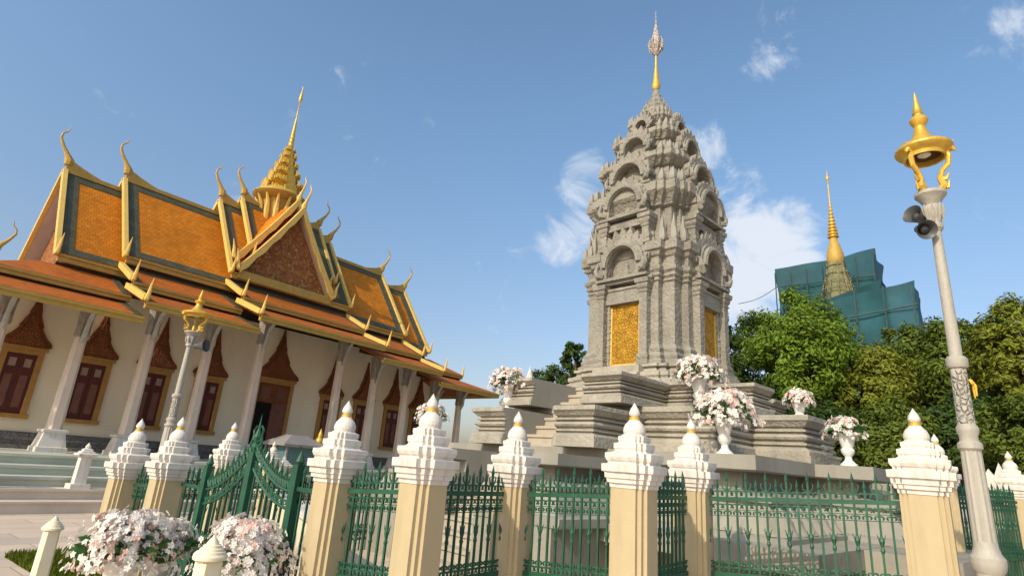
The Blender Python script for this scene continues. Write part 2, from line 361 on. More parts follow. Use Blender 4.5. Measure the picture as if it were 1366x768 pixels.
cols = [(1.45, 0), (3.25, 0), (5.05, 0), (6.83, .45), (8.62, .45), (10.45, .9), (13.9, .9), (15.7, .45), (17.5, .45), (19.3, 0), (21.1, 0)]
for x, dz in cols: column_parts(x, 5.16+dz)
for x, dz in cols[1::2]: column_parts(x, 5.16+dz, 26.6)
for y in (21.8, 24.8): column_parts(21.1, 5.16, y)
# windows and door
def outline(hw, pts):
    return [(u*hw, v) for u, v in pts]+[(-u*hw, v) for u, v in reversed(pts) if u != 0]
def spire_pediment(x, z0, z1, hw):
    h = z1-z0
    pts = [(1.0, 0), (1.13, .025), (1.08, .085), (.80, .17), (.60, .26), (.49, .32), (.52, .345), (.41, .43), (.29, .52), (.235, .575), (.26, .595), (.175, .69), (.10, .81), (.04, .92), (.02, 1.0)]
    return [(x+u*hw, z0+v*h) for u, v in pts]+[(x-u*hw, z0+v*h) for u, v in reversed(pts)]
fy = lambda y: (lambda u, v, w: (u, y-w, v))
def window(x, hw=.36, z0=2.13, z1=3.74, zp=5.72, door=False):
    f = MB()
    fwid = .15
    f.box(x-hw-fwid, x-hw, 21.70, 21.83, z0-.1, z1+.12).box(x+hw, x+hw+fwid, 21.70, 21.83, z0-.1, z1+.12)
    f.box(x-hw-.001, x+hw+.001, 21.70, 21.83, z1, z1+.12)
    f.box(x-hw-fwid-.06, x+hw+fwid+.06, 21.67, 21.83, z1+.122, z1+.22)
    if not door: f.box(x-hw-fwid-.05, x+hw+fwid+.05, 21.66, 21.83, z0-.22, z0-.102)
    fo = H(f, 'door' if door else 'window', 'frame')
    p = MB(); p.prism(spire_pediment(x, z1+.222, zp, hw+.20), 0, .1, fy(21.8))
    p.prism(spire_pediment(x, z1+.26, zp-.45, hw+.04), .1, .15, fy(21.8))
    H(p, 'pediment', 'red_wood', fo)
    s = MB()
    if door:
        s.box(x-hw, x+hw, 21.75, 21.82, z1-.75, z1)
        H(s, 'transom', 'red_wood', fo)
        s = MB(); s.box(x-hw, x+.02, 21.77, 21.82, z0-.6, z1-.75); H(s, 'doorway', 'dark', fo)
        s = MB(); s.box(x+.02, x+hw, 21.75, 21.82, z0-.6, z1-.75); H(s, 'door_leaf', 'shutter_panel', fo)
        for sx in (-.5, .5):
            pn = MB(); pn.box(x+sx*hw-.2, x+sx*hw+.2, 21.73, 21.76, z1-.6, z1-.15); H(pn, 'transom_panel', 'shutter_panel', fo)
    else:
        for sg in (-1, 1):
            a, b_ = sorted((x+sg*.006, x+sg*hw))
            s = MB(); s.box(a, b_, 21.755, 21.82, z0-.1, z1); H(s, 'shutter', 'shutter', fo)
            c = (a+b_)/2
            pn = MB(); pn.box(c-.095, c+.095, 21.735, 21.757, z0+.08, z1-.62); H(pn, 'shutter_panel', 'shutter_panel', fo)
            pn = MB(); pn.box(c-.085, c+.085, 21.735, 21.757, z1-.38, z1-.14); H(pn, 'upper_panel', 'pane', fo)
for x in (4.22, 6.02, 7.84, 9.68, 14.92, 16.66, 18.42, 20.05): window(x)
window(12.25, .66, 1.75, 4.05, 6.25, True)
# roofs
def slab(mb, X0, X1, ya, za, yb, zb, th):
    """sloping slab from (ya,za) upper to (yb,zb) lower, both top surface"""
    mb.add([(X0, ya, za), (X1, ya, za), (X1, yb, zb), (X0, yb, zb), (X0, ya, za-th), (X1, ya, za-th), (X1, yb, zb-th), (X0, yb, zb-th)],
           [(0, 1, 2, 3), (7, 6, 5, 4), (0, 4, 5, 1), (1, 5, 6, 2), (2, 6, 7, 3), (3, 7, 4, 0)])
YR = 23.3
def horn(mb, p, d, s=1.0, r=.075):
    """up-turned horn at a board end; d = unit direction outwards (x,y)"""
    P = Vector(p); dv = Vector((d[0], d[1], 0))
    mb.tube([P, P+dv*.10*s+Vector((0, 0, .05*s)), P+dv*.17*s+Vector((0, 0, .28*s)), P+dv*.21*s+Vector((0, 0, .58*s)), P+dv*.33*s+Vector((0, 0, 1.0*s))],
            [r*.9, r*.95, r*.72, r*.5, r*.1], 7)
def chofa(mb, p, sx, axis='x', s=1.0):
    pts = [(0, -.1), (0, .08), (.10, .25), (.27, .5), (.41, .78), (.39, .96), (.27, 1.08), (.24, 1.28)]
    rad = [.12, .15, .085, .058, .042, .032, .024, .006]
    f = (lambda u, v: (p[0]+sx*u*s, p[1], p[2]+v*s)) if axis == 'x' else (lambda u, v: (p[0], p[1]+sx*u*s, p[2]+v*s))
    mb.tube([f(u, v) for u, v in pts], [r*s for r in rad], 8)
def ridge_wing(mb, p, sx, ln=1.5, axis='x'):
    poly = [(.05, .16), (.05, -.30), (-ln, -.30), (-ln*.75, -.20), (-ln*.5, -.10), (-ln*.28, .0), (-.12, .12)]
    if axis == 'x': mb.prism(poly, -.07, .07, lambda u, v, w: (p[0]+sx*u, p[1]+w, p[2]+v))
    else: mb.prism(poly, -.07, .07, lambda u, v, w: (p[0]+w, p[1]+sx*u, p[2]+v))
def board(mb, x, ya, za, yb, zb, wid=.17, th=.065, x2=None):
    """bargeboard in a plane x=const along a slope"""
    d = Vector((yb-ya, zb-za)).normalized(); nrm = Vector((-d.y, d.x))
    if nrm.y < 0: nrm = -nrm
    a = Vector((ya, za)); b = Vector((yb, zb)); poly = [a+nrm*.10, b+nrm*.10, b-nrm*(wid-.10), a-nrm*(wid-.10)]
    mb.prism([(q.x, q.y) for q in poly], x-th, x+th, lambda u, v, w: (w, u, v))
secs = [  # name, dz ridge adj, main x0,x1, skirt x0,x1 , ridge z, edge z
    (0.0, 4.10, 19.40, None, 10.10, 6.75),
    (.45, 5.82, 17.75, (5.82, 17.75), 10.56, 7.25),
    (.90, 9.20, 14.45, (9.20, 14.45), 11.15, 7.78)]
for i, (dz, x0, x1, sk, zr, ze) in enumerate(secs):
    r = MB()
    slab(r, x0, x1, YR, zr, 20.9, ze, .12)
    slab(r, x0, x1, YR, zr, 25.7, ze, .12)
    roof = H(r, 'roof', 'tile')
    # green border: along ridge, foot and both ends of each slope
    g = MB(); nv = Vector((0, -(zr-ze), 2.4)).normalized()
    def pt(x, tt, off, back=False):
        y = YR+(20.9-YR)*tt; z = zr+(ze-zr)*tt
        y += nv.y*off; z += nv.z*off
        return (x, 2*YR-y if back else y, z)
    for back in (False, True):
        for xa, xb, ta, tb in [(x0, x1, .0, .10), (x0, x1, .93, 1.0), (x0, x0+.38, .10, .93), (x1-.38, x1, .10, .93)]:
            q = [pt(xa, ta, .02, back), pt(xb, ta, .02, back), pt(xb, tb, .02, back), pt(xa, tb, .02, back)]
            q2 = [pt(xa, ta, .001, back), pt(xb, ta, .001, back), pt(xb, tb, .001, back), pt(xa, tb, .001, back)]
            g.add(q+q2, [(0, 1, 2, 3), (7, 6, 5, 4), (0, 4, 5, 1), (1, 5, 6, 2), (2, 6, 7, 3), (3, 7, 4, 0)])
    H(g, 'tile_border', 'tile_green', roof)
    for s in (-1, 1):
        f = MB(); yy = YR+s*2.36
        f.box(x0+.02, x1-.02, min(yy, yy+s*.12), max(yy, yy+s*.12), ze-.27, ze-.05)
        f.box(x0+.02, x1-.02, min(yy+s*.12, yy+s*.17), max(yy+s*.12, yy+s*.17), ze-.12, ze-.06)
        H(f, 'fascia', 'gold_paint', roof)
        f = MB(); f.box(x0+.04, x1-.04, min(yy-s*.12, yy-s*.02), max(yy-s*.12, yy-s*.02), ze-.62, ze-.275); H(f, 'shade_strip', 'fascia_shade', roof)  # added dark strip: paints the shade below the main roof fascia
    f = MB(); f.box(x0, x1, YR-.09, YR+.09, zr-.04, zr+.10); H(f, 'ridge_cap', 'gold_paint', roof)
    # gable ends
    for sx, xe in ((-1, x0), (1, x1)):
        gb = MB(); gb.prism([(YR-2.3, ze+.0), (YR+2.3, ze+.0), (YR, zr-.16)], xe-sx*.45-.05, xe-sx*.45+.05, lambda u, v, w: (w, u, v))
        H(gb, 'gable_wall', 'gable', roof)
        ln = MB()
        slab(ln, *sorted((xe-sx*.01, xe-sx*.40)), YR, zr-.125, YR+2.42, ze-.125, .04)
        slab(ln, *sorted((xe-sx*.01, xe-sx*.40)), YR, zr-.125, YR-2.42, ze-.125, .04)
        H(ln, 'gable_soffit', 'lilac', roof)
        for s in (-1, 1):
            bb = MB(); board(bb, xe+sx*.05, YR, zr+.02, YR+s*2.5, ze-.1); H(bb, 'bargeboard', 'gold_bright', roof)
            bb = MB(); horn(bb, (xe+sx*.05, YR+s*2.5, ze-.08), (0, s), .62); H(bb, 'board_horn', 'gold_bright', roof)
        cf = MB(); ridge_wing(cf, (xe, YR, zr+.28), sx, 1.5); H(cf, 'ridge_crest', 'gold_paint', roof)
        cf = MB(); chofa(cf, (xe+sx*.02, YR, zr+.34), sx); H(cf, 'roof_finial', 'gold_paint', roof, True)
    # skirts: each section shows them only outside the higher section next to it
    for (ya, za, yb, zb, nm) in ((20.98, 6.38, 19.5, 5.70, 'middle'), (19.78, 5.50, 18.0, 4.90, 'eave')):
        za += dz; zb += dz
        mid = nm == 'middle'
        spans = {2: [(9.20, 14.45, 1, 1)], 1: [(5.82, 9.20, 1, 0), (14.45, 17.75, 0, 1)], 0: [(None, 5.82, 1, 0), (17.75, None, 0, 1)]}[i]
        for X0, X1, endL, endR in spans:
            for s in (-1, 1):
                A, B = (ya, yb) if s < 0 else (2*YR-ya, 2*YR-yb)
                UX0, DX0, UX1, DX1 = X0, X0, X1, X1
                if X0 is None: UX0, DX0 = (3.75, 2.45) if mid else (3.1, 1.35)
                if X1 is None: UX1, DX1 = (19.75, 20.6) if mid else (20.2, 21.7)
                k = MB(); q = [(UX0, A, za), (UX1, A, za), (DX1, B, zb), (DX0, B, zb)]
                k.add(q+[(x, y, z_-.1) for x, y, z_ in q], [(0, 1, 2, 3), (7, 6, 5, 4), (0, 4, 5, 1), (1, 5, 6, 2), (2, 6, 7, 3), (3, 7, 4, 0)])
                ko = H(k, 'skirt_roof', 'tile_red')
                k = MB(); k.box(DX0-.03, DX1+.03, min(B-s*.10, B+s*.03), max(B-s*.10, B+s*.03), zb-.21, zb-.03)
                k.box(DX0-.03, DX1+.03, min(B-s*.05, B+s*.07), max(B-s*.05, B+s*.07), zb-.10, zb-.02)
                H(k, 'fascia', 'gold_paint', ko)
                if mid: k = MB(); k.box(DX0+.05, DX1-.05, min(B-s*.20, B-s*.06), max(B-s*.20, B-s*.06), zb-.50, zb-.215); H(k, 'shade_strip', 'fascia_shade', ko)  # same painted shade strip under the middle skirt fascia
                for has, xe, sx in ((endL and X0 is not None, DX0, -1), (endR and X1 is not None, DX1, 1)):
                    if has:
                        k = MB(); board(k, xe+sx*.05, A, za+.06, B, zb+.06, .17, .075); H(k, 'bargeboard', 'gold_bright', ko)
                        k = MB(); horn(k, (xe+sx*.05, B+s*.02, zb+.02), (0, s), .62); H(k, 'board_horn', 'gold_bright', ko)
                for xe, sx in ((X0, 1), (X1, -1)):
                    if xe is not None:
                        gr = MB(); a, b_ = sorted((xe, xe+sx*.22)); slab(gr, a, b_, A, za+.018, B, zb+.018, .012); H(gr, 'tile_border', 'tile_green', ko)
            if X0 is None or X1 is None:
                ux, dx, sg = (UX0, DX0, -1) if X0 is None else (UX1, DX1, 1)
                k = MB(); q = [(ux, ya, za), (ux, 2*YR-ya, za), (dx, 2*YR-yb, zb), (dx, yb, zb)]
                k.add(q+[(x, y, z_-.1) for x, y, z_ in q], [(0, 1, 2, 3), (7, 6, 5, 4), (0, 4, 5, 1), (1, 5, 6, 2), (2, 6, 7, 3), (3, 7, 4, 0)])
                ko = H(k, 'skirt_roof', 'tile_red')
                k = MB(); k.box(min(dx-sg*.10, dx+sg*.048), max(dx-sg*.10, dx+sg*.048), yb+.12, 2*YR-yb-.12, zb-.208, zb-.022); H(k, 'fascia', 'gold_paint', ko)
                for yy, sy in ((yb, -1), (2*YR-yb, 1)):
                    k = MB(); horn(k, (dx, yy, zb-.02), (sg*.3, sy*.3), .5); H(k, 'corner_horn', 'gold_bright', ko)
# infill between skirts and main roof
# dormer gable facing the court
gx, gz0, gz1, gw = 11.42, 7.86, 11.02, 2.02
for k_, (yy, dzz, hw) in enumerate(((20.72, 0, gw), (21.25, .50, gw*1.0))):
    r = MB()
    for s in (-1, 1):
        a = Vector((gx, gz1+dzz)); b_ = Vector((gx+s*hw, gz0+dzz))
        q = [(a.x, yy, a.y), (b_.x, yy, b_.y), (b_.x, 23.3, b_.y), (a.x, 23.3, a.y)]
        r.add(q+[(x, y, z-.14) for x, y, z in q], [(0, 1, 2, 3), (7, 6, 5, 4), (0, 4, 5, 1), (1, 5, 6, 2), (2, 6, 7, 3), (3, 7, 4, 0)])
    dorm = H(r, 'dormer_roof', 'tile')
    p = MB(); p.prism([(gx-hw*.95, gz0+dzz), (gx+hw*.95, gz0+dzz), (gx, gz1+dzz-.15)], yy+.28, yy+.36, lambda u, v, w: (u, w, v))
    H(p, 'gable_panel', 'gable', dorm)
    p = MB(); p.box(gx-hw, gx+hw, yy+.02, yy+.3, gz0+dzz-.32, gz0+dzz-.0); H(p, 'gable_sill', 'gold_paint', dorm)
    bb = MB()
    for s in (-1, 1):
        prev = None
        n = 8
        def curve(tt, off):
            x = gx+s*hw*tt; z = gz1+dzz+(gz0-gz1)*tt+.28*math.sin(math.pi*tt)*-.35
            return x, z+off
        poly = [curve(j/n, .22) for j in range(n+1)]+[curve(j/n, -.12-.09*(j % 2)) for j in range(n, -1, -1)]
        bb.prism(poly, yy-.10, yy+.06, lambda u, v, w: (u, w, v))
        ex, ez = curve(1, 0)
        horn(bb, (ex, yy-.02, ez), (s, 0), .75, .10)
    H(bb, 'gable_board', 'gold_bright', dorm)
    sf = MB()
    for s in (-1, 1):
        q = [(gx, yy+.04, gz1+dzz-.15), (gx+s*hw, yy+.04, gz0+dzz-.15), (gx+s*hw, yy+.28, gz0+dzz-.15), (gx, yy+.28, gz1+dzz-.15)]
        sf.add(q+[(x, y, z-.05) for x, y, z in q], [(0, 1, 2, 3), (7, 6, 5, 4), (0, 4, 5, 1), (1, 5, 6, 2), (2, 6, 7, 3), (3, 7, 4, 0)])
    H(sf, 'gable_soffit', 'lilac', dorm)
    cf = MB(); chofa(cf, (gx, yy-.02, gz1+dzz+.2), -1, 'y', .8); H(cf, 'roof_finial', 'gold_bright', dorm, True)
# short raised cross section under the spire
r = MB(); slab(r, 10.05, 13.75, YR, 11.62, 21.3, 8.75, .12); slab(r, 10.05, 13.75, YR, 11.62, 25.3, 8.75, .12); ro = H(r, 'roof', 'tile')
gnv = Vector((0, -(2.87), 2.0)).normalized()
gm = MB()
for xa, xb, ta, tb in [(10.05, 13.75, 0, .11), (10.05, 10.40, .11, 1), (13.40, 13.75, .11, 1)]:
    q = [(x, YR-2*t_+gnv.y*o, 11.62-2.87*t_+gnv.z*o) for o in (.02, .001) for x, t_ in ((xa, ta), (xb, ta), (xb, tb), (xa, tb))]
    gm.add(q, [(0, 1, 2, 3), (7, 6, 5, 4), (0, 4, 5, 1), (1, 5, 6, 2), (2, 6, 7, 3), (3, 7, 4, 0)])
H(gm, 'tile_border', 'tile_green', ro)
for sx, xe in ((-1, 10.05), (1, 13.75)):
    bb = MB()
    for s in (-1, 1):
        board(bb, xe+sx*.05, YR, 11.64, YR+s*2.05, 8.68); horn(bb, (xe+sx*.05, YR+s*2.05, 8.7), (0, s), .6)
    H(bb, 'bargeboard', 'gold_bright', ro)
    cf = MB(); ridge_wing(cf, (xe, YR, 11.88), sx, 1.0); H(cf, 'ridge_crest', 'gold_paint', ro)
    cf = MB(); chofa(cf, (xe+sx*.02, YR, 11.94), sx); H(cf, 'roof_finial', 'gold_paint', ro, True)
# spire
SPX = 11.62
sp = MB()
mxs = Matrix.Translation((SPX, YR, 0))
sp.lathe([(.66, 10.6), (.62, 11.2), (.66, 11.6), (.74, 12.0), (.80, 12.1)], 20, mxs)
spo = H(sp, 'spire', 'gold_paint')
s2 = MB(); s2.lathe([(.78, 12.05), (1.10, 12.22), (1.16, 12.30), (1.14, 12.36), (.98, 12.42), (.78, 12.62)], 24, mxs); H(s2, 'spire_flange', 'gold_paint', spo, True)
s2 = MB()
for k in range(12):
    a = 2*math.pi*k/12
    c, s_ = math.cos(a), math.sin(a)
    s2.tube([(SPX+.68*c, YR+.68*s_, 11.0), (SPX+.76*c, YR+.76*s_, 11.45), (SPX+.78*c, YR+.78*s_, 11.8), (SPX+.98*c, YR+.98*s_, 12.2)], [.09, .12, .08, .05], 6)
H(s2, 'spire_bracket', 'gold_bright', spo, True)
s2 = MB()
z = 12.45; tiers = [(.74, .52), (.57, .50), (.42, .48), (.30, .44), (.21, .36)]
for wd, h in tiers:
    pl = lambda f_, zz: [(SPX+x, YR+y, zz) for x, y in plan(wd*f_, wd*.55*f_, wd*.9*f_, wd*.72*f_, wd*.82*f_)]
    s2.loft([pl(1.0, z), pl(1.04, z+.06*h), pl(.86, z+.14*h), pl(.80, z+.7*h), pl(.95, z+.85*h), pl(.98, z+.95*h), pl(.78, z+h)])
    for k in range(4):
        a = math.pi/2*k
        mxx = Matrix.Translation((SPX, YR, 0)) @ Matrix.Rotation(a, 4, 'Z')
        s2.prism([(-wd*.36, z), (wd*.36, z), (wd*.4, z+h*.5), (0, z+h*1.15), (-wd*.4, z+h*.5)], wd*1.0, wd*1.12, lambda u, v, w: (w, u, v), mxx)
    for x, y in plan(wd*.98, wd*.5, wd*.9, wd*.72, wd*.84):
        s2.lathe([(.045, z+h*.9), (.05, z+h*1.05), (.0, z+h*1.45)], 5, Matrix.Translation((SPX+x, YR+y, 0)))
    z += h
H(s2, 'spire_tier', 'gold', spo)
zz = z; pr = []
n = 9
for k in range(n):
    f_ = 1-k/n; r_ = .03+.11*f_; a = zz+k*.2
    pr += [(r_, a), (r_*1.12, a+.03), (r_*.9, a+.08), (r_*.86, a+.18)]
pr += [(.03, zz+1.85), (.022, zz+2.6), (.06, zz+2.65), (.09, zz+2.8), (.05, zz+2.95), (.07, zz+3.0), (.03, zz+3.15), (.02, zz+3.5), (.004, 18.15)]
s2 = MB(); s2.lathe(pr, 14, mxs); H(s2, 'spire_needle', 'gold', spo, True)

# terrace furniture: small white posts, booth, pots
def small_post(loc, label, grp, s=1.0):
    t_ = thing('terrace_post', label, 'post', loc, 0, grp)
    b = MB(); b.box(-.19, .19, -.19, .19, 0, .1).loft([rectring(-h, h, -h, h, z) for h, z in [(.115, .10), (.105, .66)]]); b.obj('shaft', 'white', t_)
    b = MB(); b.loft([rectring(-h, h, -h, h, z) for h, z in [(.12, .66), (.19, .71), (.19, .74), (.13, .76), (.13, .79), (.09, .80), (.085, .84), (.05, .86)]]); b.lathe([(.05, .86), (.06, .90), (.0, .99)], 8); b.obj('cap', 'white', t_)
    t_.scale = (s,)*3
    return t_
TP = small_post((4.77, 15.95, .455), 'white post on the lower terrace left of the first yellow pillar', 'small white posts on the terrace edge')
dup(TP, (3.02, 15.95, .455), 0, 'white post on the lower terrace cut by the left picture edge')
for (px, py, d, lab) in [(357, 625, 17.3, 'white post seen over the gate, directly right of the gate peak'), (378, 620, 17.3, 'white post seen over the right gate leaf')]:
    p = hd(px, py, d); p.z = .455; dup(TP, p, 0, lab, 1.02)
bp = hd(392, 600, 21.0)
booth = thing('glass_booth', 'small tinted glass booth with grey sloping roof beside the hall door', 'booth', (bp.x, bp.y, ZT))
b = MB(); b.box(-.55, .55, -.5, .5, 0, .62); b.obj('glass_wall', 'kiosk_glass', booth)
for sx in (-1, 1):
    for sy in (-1, 1):
        b = MB(); b.box(sx*.57-.03, sx*.57+.03, sy*.52-.03, sy*.52+.03, 0, .64); b.obj('corner_post', 'booth_roof', booth)
b = MB(); b.loft([rectring(-.8, .8, -.7, .7, .64), rectring(-.8, .8, -.7, .7, .70), rectring(-.3, .3, -.2, .2, 1.0)]); b.obj('roof', 'booth_roof', booth)
for (px, py, lab) in [(428, 577, 'gilded figure on green pedestal left of the first white pillar finial'), (464, 570, 'gilded figure on green pedestal behind the second white pillar finial')]:
    p = hd(px, py, 21.0)
    t_ = thing('gilded_planter', lab, 'planter', (p.x, p.y, ZT), 0, 'green pedestals with gilded ornaments'); t_.scale = (.8,)*3
    b = MB(); b.box(-.22, .22, -.22, .22, 0, .5); b.lathe([(.16, .5), (.24, .62), (.26, .80), (.30, .84), (.30, .88), (.1, .88)], 14); b.obj('pot', 'green_pot', t_)
    b = MB(); b.lathe([(.08, .88), (.15, 1.0), (.16, 1.15), (.09, 1.25), (.1, 1.32), (.07, 1.42), (.0, 1.62)], 12); b.obj('ornament', 'gold', t_, True)
# neighbouring roof at the far left
nb = thing('neighbour_roof', 'reddish roof tip with curved finial at the far left edge', 'building', (-2.2, 30, 0))
b = MB(); b.prism([(-1.6, 7.5), (1.6, 7.5), (0, 11.0)], -6, 4.2, lambda u, v, w: (w, u, v)); b.box(-6, 4.0, -1.5, 1.5, -8, 7.5); b.obj('roof', 'lilac', nb)
b = MB(); chofa(b, (4.2, 0, 11.0), 1, 'x', 1.3); b.obj('roof_finial', 'gold_paint', nb, True)
pnb = hd(-1, 318, 36); nb.location = (pnb.x-4.2, pnb.y, pnb.z-11.6)

# ------------------------------------------------------------------ STUPA
SC = hd(876, 460, 14.5)
TH = R(-7.5)
stupa = thing('stone_stupa', 'tall carved grey stone stupa with golden door on a stepped base', 'stupa', (SC.x, SC.y, 0), TH)
def rot4(k): return Matrix.Rotation(math.pi/2*k, 4, 'Z')
# square terraces
def tier_profile(zb, zt, k=1.0):
    h = zt-zb
    return [(zb, .12*k), (zb+.16*h, .12*k), (zb+.165*h, .09*k), (zb+.25*h, .09*k), (zb+.30*h, .03*k), (zb+.34*h, -.05*k), (zb+.37*h, -.05*k), (zb+.375*h, .02*k), (zb+.42*h, .02*k), (zb+.43*h, -.06*k),
            (zb+.46*h, -.06*k), (zb+.49*h, .02*k), (zb+.54*h, .05*k), (zb+.59*h, .02*k), (zb+.61*h, -.07*k), (zb+.65*h, -.07*k), (zb+.655*h, .01*k), (zb+.70*h, .01*k), (zb+.71*h, -.07*k), (zb+.75*h, -.07*k),
            (zb+.76*h, .0), (zb+.82*h, .05*k), (zb+.88*h, .11*k), (zb+.885*h, .13*k), (zt, .13*k)]
def block(mb, x0, x1, y0, y1, prof, inner=0, mx=None):
    """moulded block; inner=+1/-1: side on +y / -y kept flat"""
    rings = []
    for z_, o in prof:
        rings.append(rectring(x0-o, x1, y0-(0 if inner == -1 else o), y1+(0 if inner == 1 else o), z_))
    mb.loft(rings, mx)
Z0, Z1, Z2, Z3, Z4 = .86, 2.03, 2.86, 3.46, 3.98
A0, A1, A2, A3 = 5.2, 4.05, 2.95, 2.05
CI, CO = .68, 1.50
# lowest slab
b = MB()
b.loft([rectring(-A0-o, A0+o, -A0-o, A0+o, z_) for z_, o in [(0, -.60), (.70, -.60), (.72, .0), (.96, .0)]])
for k in range(4):
    for s in (-1, 1):
        y0, y1 = sorted((s*CI, s*(3.6 if k == 1 else CO+.75)))
        b.loft([rectring(-A0-1.0, -A0+.3, y0, y1, z_) for z_ in (0, .955)], rot4(k))
b.obj('base_platform', 'base_stone', stupa)
# wall with lotus petals, then recess and slab
b = MB()
b.loft([rectring(-A1-o, A1+o, -A1-o, A1+o, z_) for z_, o in [(.95, .62), (1.02, .62), (1.05, .50), (1.20, .44), (1.38, .30), (1.42, .36), (1.50, .36), (1.53, .0), (1.56, -.32), (1.80, -.32), (1.81, .02), (1.83, .05), (Z1, .05)]])
for k in range(4):
    for s in (-1, 1):
        y0, y1 = sorted((s*CI, s*(CO+.28)))
        pr = [(.90, .62), (1.02, .62), (1.05, .50), (1.20, .44), (1.38, .30), (1.42, .36), (1.50, .36), (1.53, .0), (1.56, -.32), (1.80, -.32), (1.81, .02), (1.83, .05), (Z1-.004, .05)]
        if k == 0: pr = [(z_-.16*max(0, (z_-1.0)/1.03), o) for z_, o in pr]
        block(b, -A1-(.85 if k == 1 else 1.55), -A1+.4, y0, y1, pr, -s, rot4(k))
b.obj('lotus_platform', 'stone_plain', stupa)
b = MB()
def petal(mb, mx):
    pts = []
    rings = []
    for v in range(5):
        zz_ = v/4; wv = .15*math.cos(zz_*1.45)**.6; dv = .07*(1-.5*zz_)+.02
        rings.append([(-dv*math.sin(math.pi*u/6)+.17*zz_, -wv+2*wv*u/6, .33*zz_) for u in range(7)])
    n = 7; vs_ = [p for r_ in rings for p in r_]
    fs_ = [(i*n+j, i*n+j+1, (i+1)*n+j+1, (i+1)*n+j) for i in range(4) for j in range(n-1)]
    mb.add(vs_, fs_, mx)
for k in range(4):
    for s in (-1, 1):
        b = MB(); y = CO+.35
        while y < A1+.45:
            petal(b, rot4(k) @ Matrix.Translation((-A1-.50, s*y, 1.04))); y += .33
        b.obj('lotus_petal_row', 'base_stone', stupa)
        b = MB(); y = CI+.14
        while y < CO+.25:
            petal(b, rot4(k) @ Matrix.Translation((-A1-(.85 if k == 1 else 1.55)-.50, s*y, 1.04))); y += .33
        b.obj('lotus_petal_row', 'base_stone', stupa)
# two moulded tiers with cheeks
for (zb, zt, a, exts) in ((Z1, Z2, A2, (1.45, 1.05)), (Z2, Z3, A3, (1.60, 1.05))):
    pr = tier_profile(zb, zt, .75)
    b = MB(); b.loft([rectring(-a-o, a+o, -a-o, a+o, z_) for z_, o in pr]); b.obj('base_tier', 'stone', stupa)
    for k in range(4):
        for s in (-1, 1):
            ext = exts[0] if k != 1 else exts[1]-(.65 if s < 0 else .12)
            prc = [(z_-(.004 if z_ == zt else 0)-((.13 if zb == Z1 else .04)*(z_-zb)/(zt-zb) if k == 0 else 0), o*.98) for z_, o in pr]
            b = MB(); y0, y1 = sorted((s*CI, s*CO)); block(b, -a-ext, -a+.3, y0, y1, prc, -s, rot4(k)); ch = b.obj('stair_cheek', 'stone', stupa)
            b = MB(); y0, y1 = sorted((s*(CI-.035), s*(CI-.004)))
            b.prism([(-a-ext-.95*o, z_-.006) for z_, o in prc]+[(-a+.6, prc[-1][0]-.006), (-a+.6, zb)], y0, y1, lambda u, v, w: (u, w, v), rot4(k)); b.obj('side_panel', 'stone_plain', ch)
# stairs
for k in range(4):
    b = MB()
    n = 21; rise = 3.96/n; run = .245
    for i in range(n):
        zt = 3.96-i*rise; xx = -1.55-i*run
        b.box(xx-run, xx, -CI+.037, CI-.037, -.0, zt-rise, rot4(k))
        b.box(xx-run-.03, xx-run+.02, -CI+.037, CI-.037, zt-rise-.05, zt-rise+.004, rot4(k))
    b.obj('stairway', 'step', stupa)
# upper landing block under the doors
for k in range(4):
    b = MB(); b.loft([rectring(-1.75-o, -1.2, -CI*.93, CI*.93, z_) for z_, o in [(Z3-.1, 0), (3.95, 0)]], rot4(k)); b.obj('door_sill', 'stone', stupa)
P0 = (1.36, .76, 1.30, .95, 1.20)
def pr_rings(prof, s=1.0, base=P0):
    return [ringz(plan(*base, o=o, s=s), z_) for z_, o in prof]
# pedestal of the tower
b = MB(); b.loft(pr_rings([(Z3-.05, .52), (3.52, .52), (3.55, .46), (3.66, .30), (3.70, .34), (3.78, .34), (3.82, .22), (3.9, .16), (3.92, .24), (3.98, .24)])); b.obj('tower_pedestal', 'stone', stupa)
# tower door tier
b = MB(); b.loft(pr_rings([(3.98, .16), (4.06, .16), (4.10, .10), (4.18, .12), (4.26, .06), (4.34, .08), (4.42, .02), (4.45, .0), (5.9, .0), (5.94, .04), (6.0, .02), (6.05, .07), (6.12, .05), (6.18, .10), (6.26, .10), (6.3, .03), (6.5, .03), (6.54, .08), (6.62, .11), (6.66, .17), (6.86, .18), (6.88, .05)], base=(1.16, .47, 1.38, .90, 1.21)))
tw = b.obj('tower_tier', 'stone_fine', stupa)
def pilaster(mb, x0, x1, y0, y1, z0, z1, mx):
    c = [(z0, .05), (z0+.08, .05), (z0+.10, .02), (z0+.16, .04), (z0+.22, .04), (z0+.25, 0), (z1-.34, 0), (z1-.30, .03), (z1-.26, .0), (z1-.2, .04), (z1-.12, .05), (z1-.1, .08), (z1, .09)]
    mb.loft([rectring(x0-o, x1, y0-o, y1+o, z_) for z_, o in c], mx)
